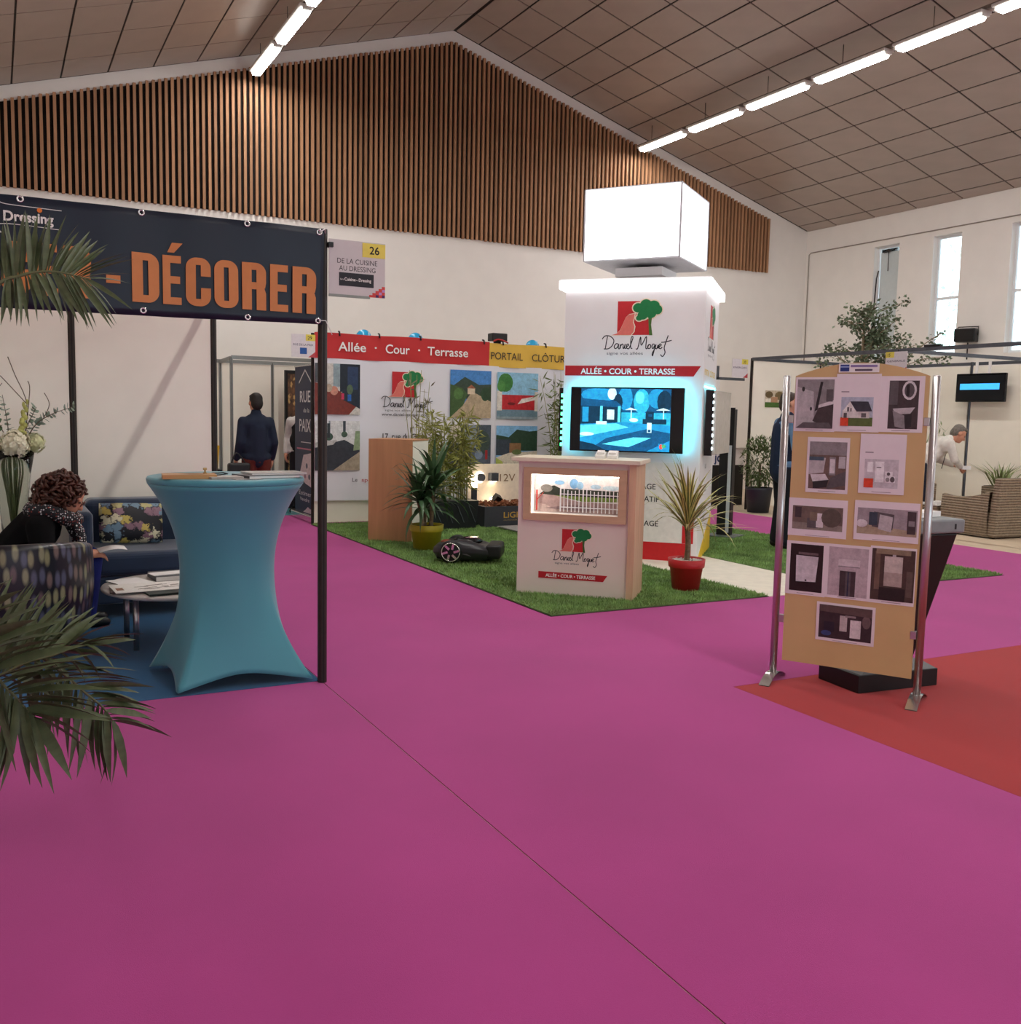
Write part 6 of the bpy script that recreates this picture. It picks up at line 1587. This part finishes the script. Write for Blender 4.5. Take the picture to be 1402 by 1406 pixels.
# ------------------------------------------------------------------ stands glimpsed beyond the tower
jc = thing('bar_counter', 'black counter with a white joy sign band beyond the tower', 'counter', (11.1, 13.3, .001))
part('counter_body', M_black, jc, lambda b: b.box(-.55, .45, -.2, .25, 0, .70)); part('sign_band', flat('#E4E2E4'), jc, lambda b: b.box(-.55, .45, -.21, -.201, .70, .97)); part('counter_top', mat('steel_top', '#B4AEA8', .4), jc, lambda b: b.box(-.6, .5, -.24, .3, .971, 1.0))
text('joy', flat('#2A3A66'), jc, -.22, .76, .15, -.21, bold=.03)
for i in range(4):
    pt = tag(MB().lathe([(.001, 0), (.05, 0), (.052, .07), (.046, .07), (.044, .01), (.001, .01)], 16).build('steel_bowl', M_chrome, None, (10.75 + .17 * i, 13.24, 1.0015)), 'small steel bowl in the row on the black counter', 'bowl', 'steel bowls on the black counter')
jp = thing('price_panel', 'white text panel with an orange pill above the black counter', 'sign', (10.7, 14.0, 0.0))
part('panel', flat('#E8E6E8'), jp, lambda b: b.box(0, 1.0, 0, .02, 1.0, 2.2)); part('orange_pill', flat('#D8783A'), jp, lambda b: b.poly([(.35 + .07 * math.cos(a), 1.42 + .07 * math.sin(a)) for a in [R(90 + 18 * i) for i in range(11)]] + [(.9 + .07 * math.cos(a), 1.42 + .07 * math.sin(a)) for a in [R(-90 + 18 * i) for i in range(11)]], -.003, 0))
for i, wd in enumerate((.4, .5, .45, .3)):
    part('text_line', flat('#6A6A78'), jp, lambda b: b.box(.35, .35 + wd, -.002, 0, 1.60 + .12 * i, 1.625 + .12 * i))
for x_ in (.03, .97):
    part('leg', M_alu_grey, jp, lambda b: b.box(x_ - .02, x_ + .02, .021, .05, .001, 2.45))
part('top_rail', M_alu_grey, jp, lambda b: b.box(0, 1.6, .021, .05, 2.20, 2.25))
# black signpost on the lawn right of the tower
kp = thing('info_totem', 'black totem with a white light strip on a grey foot plate', 'totem', (8.15, 9.55, .0165), R(-62))
part('foot_plate', mat('plate_grey', '#6A6E74', .4, .4), kp, lambda b: b.box(-.2, .2, -.2, .2, 0, .015)); part('column', M_black, kp, lambda b: b.box(-.09, .09, -.05, .05, .016, 1.60), bevel=.006)
part('light_strip', mat('strip_white', '#C9CED2', .3), kp, lambda b: b.box(.03, .075, -.054, -.051, .05, 1.15)); part('black_screen', M_blackgloss, kp, lambda b: b.box(-.10, .10, -.065, -.055, 1.16, 1.62))

# ------------------------------------------------------------------ the blue and white stand beyond the first booth
M_alu_pale = mat('pale_aluminium', '#8E908E', .4, .5)
bq2 = thing('exhibition_booth', 'white booth with a light grey frame behind the man in navy', 'booth', (0, 0, 0))
for px, py, z1 in ((3.0, 15.0, 2.2), (3.78, 15.0, 2.2), (2.9, 13.75, 2.2)):
    post('post', bq2, px, py, .0055, z1, M_alu_pale, .04)
part('wall_panel', M_panel, bq2, lambda b: b.box(1.75, 2.97, 15.0, 15.02, .03, 2.17)); part('wall_panel', M_panel, bq2, lambda b: b.box(3.03, 3.75, 15.0, 15.02, .03, 2.17)); part('wall_panel', M_panel, bq2, lambda b: b.box(3.81, 5.2, 15.0, 15.02, .03, 2.17))
rail_between(bq2, (1.75, 15.0, 2.2), (5.2, 15.0, 2.2), M_alu_pale); rail_between(bq2, (2.9, 13.77, 2.19), (3.0, 14.97, 2.19), M_alu_pale); rail_between(bq2, (2.9, 13.75, 2.2), (5.2, 13.75, 2.2), M_alu_pale)
dr = thing('wood_display', 'dark framed display of bronze wood veneers behind the roll-up banner', 'display stand', (3.86, 14.55, .0055))
part('frame', M_black, dr, lambda b: b.box(0, .04, 0, .06, 0, 2.08).box(.8, .84, 0, .06, 0, 2.08).box(.04, .8, 0, .06, 2.03, 2.08).box(.04, .8, 0, .06, 0, .1))
part('veneer_board', spotted('veneer_board_mat', '#5A3E2C', ['#7A5638', '#3E2A20', '#C9A468', '#6A4A32', '#5A3E2C'], (26, 11, 1), .3, .5, .5, 'xz', 1.2), dr, lambda b: b.box(.04, .8, .02, .04, .1, 2.03))
rug('carpet', 'pink carpet strip behind the end of the printed backdrop', M_pink, [(3.6202, 12.48), (5.3, 12.48), (5.3, 13.6), (3.6202, 13.6)])
ru = thing('rollup_banner', 'navy roll-up banner reading Rue de la Paix beside the aisle', 'banner', (3.72, 13.50, .0045), R(-90))
part('base_cassette', M_chrome, ru, lambda b: b.box(-.02, 1.02, -.06, .06, 0, .09), bevel=.01)
part('banner_sheet', flat('#16244A', .5, .05), ru, lambda b: b.box(0, 1.0, 0, .004, .09, 2.08)); part('top_bar', M_chrome, ru, lambda b: b.box(0, 1.0, -.01, .014, 2.08, 2.10)); part('support_pole', M_alu_dark, ru, lambda b: b.path([(.5, .03, .09), (.5, .03, 2.09)], .012, 8))
M_w2 = flat('#E2E4EA')
g = MB(); ribbon(g, [(.2, 1.86), (.5, 2.03), (.8, 1.86)], .025, -.0012); g.build('roof_mark', M_w2, ru)
text('RUE', M_w2, ru, .25, 1.60, .15, 0, w=.5, bold=.01); text('de la', M_w2, ru, .42, 1.46, .06, 0, w=.28); text('PAIX', M_w2, ru, .22, 1.20, .17, 0, w=.55, bold=.01)
part('pink_line', flat('#C46A8A'), ru, lambda b: b.box(.1, .9, -.002, 0, .955, .975)); part('small_text', M_w2, ru, lambda b: b.box(.3, .8, -.002, 0, 1.05, 1.06))
pic('map_print', ru, .1, .45, .8, .48, 0, [('p', [(.15, .3), (.4, .9), (.98, 1), (.95, 0), (.5, .1)], '#D8C9CE'), ('p', [(0, .0), (.3, .1), (.2, .4), (.05, .3)], '#C99AA6'), ('c', .6, .6, .06, .08, '#3A3A5A'), ('c', .75, .3, .06, .08, '#3A3A5A'), ('c', .5, .3, .05, .07, '#8A5A72')])
text('Estimer', M_w2, ru, .2, .33, .06, 0, w=.6); text('Vendre', M_w2, ru, .25, .25, .05, 0, w=.45); pic('city_print', ru, .4, .1, .58, .12, 0, [('p', [(0, 0), (1, 0), (1, 1), (.6, .5), (.4, .7), (.2, .3)], '#C9BCC4')])
pdl = thing('pedestal', 'dark blue pedestal behind the turquoise table', 'pedestal', (2.36, 12.75, .0045)); part('plinth', flat('#1B2440'), pdl, lambda b: b.box(-.16, .16, -.16, .16, 0, .70)); part('cap', M_black, pdl, lambda b: b.box(-.17, .17, -.17, .17, .701, .72))
tub_ = thing('yellow_bin', 'yellow open bin on the dark blue pedestal', 'bin', (2.42, 12.72, .726)); part('bin', mat('yellow_plastic', '#D8B02A', .4), tub_, lambda b: b.add([(-.07, -.07, 0), (.07, -.07, 0), (.07, .07, 0), (-.07, .07, 0), (-.09, -.09, .30), (.09, -.09, .30), (.09, .09, .30), (-.09, .09, .30)], [(3, 2, 1, 0), (0, 1, 5, 4), (1, 2, 6, 5), (2, 3, 7, 6), (3, 0, 4, 7)])); part('lining', M_black, tub_, lambda b: b.box(-.06, .06, -.06, .06, .02, .2))
for i in range(3):
    pk = tag(MB().beam((0, 0, 0), (-.03 + .02 * i, .04, 1.05 - .1 * i), .05, .012).build('wood_plank', mat('warm_wood', '#A8703A', .5, var=.2, stretch=(8, 8, 1)), None, (2.20 + .035 * i, 12.66 + .04 * i, .73)), 'warm brown wood plank sample stood upright on the dark blue pedestal', 'plank', 'wood planks on the pedestal')

# ------------------------------------------------------------------ standing people
def standing(label, loc, face, cloth, h=1.75, arms=None, vest=None, hair='#2A1E18', lean=0.0, trousers='#1B1B22', shoes='#17130F', headdir=None, bald=False, legs=.13):
    """upright figure facing along local +x"""
    t = thing('person', label, 'person', loc, face); k = h / 1.75
    V = lambda x, y, z: Vector((x, y, z)) * k
    hip = .93; tor = lambda d: V(math.sin(lean) * d, 0, hip + math.cos(lean) * d)
    nk = tor(.53); hc_ = nk + Vector((math.sin(lean) * .17 + .025, 0, .158 * math.cos(lean))) * k
    hdir = Vector(headdir or (1, 0, -.08)); hup = Vector((math.sin(lean) * .6, 0, 1)) if not headdir else Vector((.6, 0, 1)) - hdir * .0
    arms = arms or {s: [tor(.455) + V(0, s * .175, 0), tor(.19) + V(-.04, s * .225, 0), V(.08, s * .235, .90)] for s in (-1, 1)}
    hd_ = {}
    def body(b):
        P, q = head(b, hc_, hdir, hup, k); hd_['P'] = P; hd_['q'] = q
        b.cap(nk - Vector((0, 0, .05)), nk + (hc_ - nk) * .6, .06 * k, .055 * k)
        chain(b, [tor(0), tor(.2), tor(.42)], [.11 * k, .10 * k, .10 * k])
        for s in (-1, 1):
            chain(b, arms[s], [.05 * k, .042 * k, .03 * k])
            d = (arms[s][2] - arms[s][1]).normalized()
            hand(b, arms[s][2], d, Vector((0, s, .2)) if abs(d.z) > .6 else Vector((0, s * .4, 1)), k, .5, left=(s < 0))
            chain(b, [tor(0) + V(0, s * .09, -.02), V(.03, s * (legs - .02), .5), V(-.01, s * legs, .08)], [.085 * k, .06 * k, .04 * k])
            b.cap(V(-.03, s * legs, .045), V(.15, s * (legs + .02), .035), .04 * k, .03 * k)
    remesh(part('body', M_skin, t, body), .0105, 3)
    eyes(t, hd_['P'], k)
    cm = mat('cloth_' + cloth.lstrip('#'), cloth, .85, var=.15, scale=9)
    def top(b):
        chain(b, [tor(.0), tor(.12), tor(.36)], [.15 * k, .15 * k, .15 * k])
        q = Quaternion((0, 1, 0), lean)
        b.ell(tor(.42), (.135 * k, .225 * k, .125 * k), q); b.ell(tor(.49), (.095 * k, .15 * k, .07 * k), q); b.ell(tor(.15), (.135 * k, .195 * k, .2 * k), q); b.ell(tor(.0), (.15 * k, .2 * k, .09 * k), q)
        b.cap(tor(.49), tor(.565), .08 * k, .07 * k)
        for s in (-1, 1):
            A = arms[s]; chain(b, [A[0], A[1], A[1].lerp(A[2], .92 if not vest or vest[1] else .6)], [.066 * k, .057 * k, .045 * k])
    remesh(part('shirt' if vest else 'jacket', cm, t, top), .013, 5)
    if vest:
        def vs(b):
            chain(b, [tor(-.05), tor(.12), tor(.36)], [.168 * k, .163 * k, .16 * k]); q = Quaternion((0, 1, 0), lean)
            b.ell(tor(.40), (.148 * k, .19 * k, .14 * k), q); b.ell(tor(.49), (.105 * k, .14 * k, .07 * k), q); b.ell(tor(.15), (.15 * k, .2 * k, .2 * k), q); b.ell(tor(-.02), (.155 * k, .2 * k, .10 * k), q); b.cap(tor(.48), tor(.55), .085 * k, .078 * k)
        remesh(part('vest', mat('cloth_' + vest[0].lstrip('#'), vest[0], .85, var=.15), t, vs), .013, 5)
    def tr_(b):
        b.ell(tor(-.02), (.14 * k, .18 * k, .12 * k))
        for s in (-1, 1):
            chain(b, [tor(0) + V(0, s * .09, -.03), V(.03, s * (legs - .02), .5), V(-.01, s * legs, .09)], [.105 * k, .082 * k, .07 * k])
    remesh(part('trousers', mat('cloth_' + trousers.lstrip('#'), trousers, .85, var=.12), t, tr_), .014, 5)
    def sh_(b):
        for s in (-1, 1):
            b.cap(V(-.035, s * legs, .045), V(.16, s * (legs + .02), .038), .045 * k, .037 * k)
    remesh(part('shoes', mat('shoe_' + shoes.lstrip('#'), shoes, .4), t, sh_), .011, 2)
    P = hd_['P']; q = hd_['q']
    def hr_(b):
        b.ell(P(-.03, 0, .055), (.09 * k, .084 * k, .082 * k), q, 18, 12); b.ell(P(-.06, 0, .0), (.064 * k, .08 * k, .1 * k), q, 14, 10); b.ell(P(.03, 0, .09), (.06 * k, .07 * k, .035 * k), q)
    remesh(part('hair', mat('hair_' + hair.lstrip('#'), hair, .6, var=.35, scale=40), t, hr_), .011, 2)
    return t, P, tor
standing('man in a navy jacket and rust trousers seen from behind', (2.86, 12.15, .0045), R(96), '#141E33', 1.69, trousers='#5E2118', hair='#1C1410')
bg = thing('shoulder_bag', 'black bag hanging at the hip of the man in navy', 'bag', (2.62, 12.02, .60), R(6)); part('bag_body', M_black, bg, lambda b: b.box(-.14, .13, -.05, .05, 0, .24), bevel=.03, segs=3); part('strap', M_black, bg, lambda b: b.path(cat([(-.1, 0, .23), (-.03, .0, .36), (.08, 0, .23)], 5), .009, 6))
standing('person in a white shirt and black waistcoat half hidden by the roll-up', (3.95, 13.95, .0055), R(250), '#CFCBC8', 1.68, vest=('#151417', True), hair='#2A1C14')
standing('man in a navy vest and blue shirt standing on the grass', (8.04, 8.42, .0175), R(-20), '#5F7FA0', 1.80, vest=('#16233C', True), hair='#3A2C22', trousers='#14161E',
         arms={1: [Vector((0, .2, 1.44)), Vector((.02, .28, 1.16)), Vector((.26, .14, 1.10))], -1: [Vector((0, -.2, 1.44)), Vector((.0, -.29, 1.16)), Vector((.25, -.16, 1.08))]})
lean_ = R(52); kk = 1.74 / 1.75
sh_c = Vector((math.sin(lean_) * .47, 0, .93 + math.cos(lean_) * .47))
bm, BP, btor = standing('grey-haired man in a white shirt bending forward over the wicker table', (11.72, 9.62, .001), R(-27), '#D8D3CA', 1.74, lean=lean_, hair='#6E675F', trousers='#14182A',
         headdir=(.82, -.12, -.55), arms={1: [sh_c + Vector((0, .19, 0)), Vector((.40, .23, .97)), Vector((.56, .06, .90))], -1: [sh_c + Vector((0, -.19, 0)), Vector((.42, -.25, .98)), Vector((.60, -.06, .88))]})
part('lanyard', M_alu_dark, bm, lambda b: b.path(cat([tuple(btor(.52) + Vector((.06, .07, .0))), tuple(btor(.34) + Vector((.16, .06, -.10))), tuple(btor(.2) + Vector((.2, .0, -.2)))], 5), .006, 5))
wb_ = tag(MB().box(-.06, .06, -.045, .045, 0, .05).build('white_carton', M_paper, None, (12.29, 9.26, .845), R(-27)), 'small white carton held by the bending man', 'box')
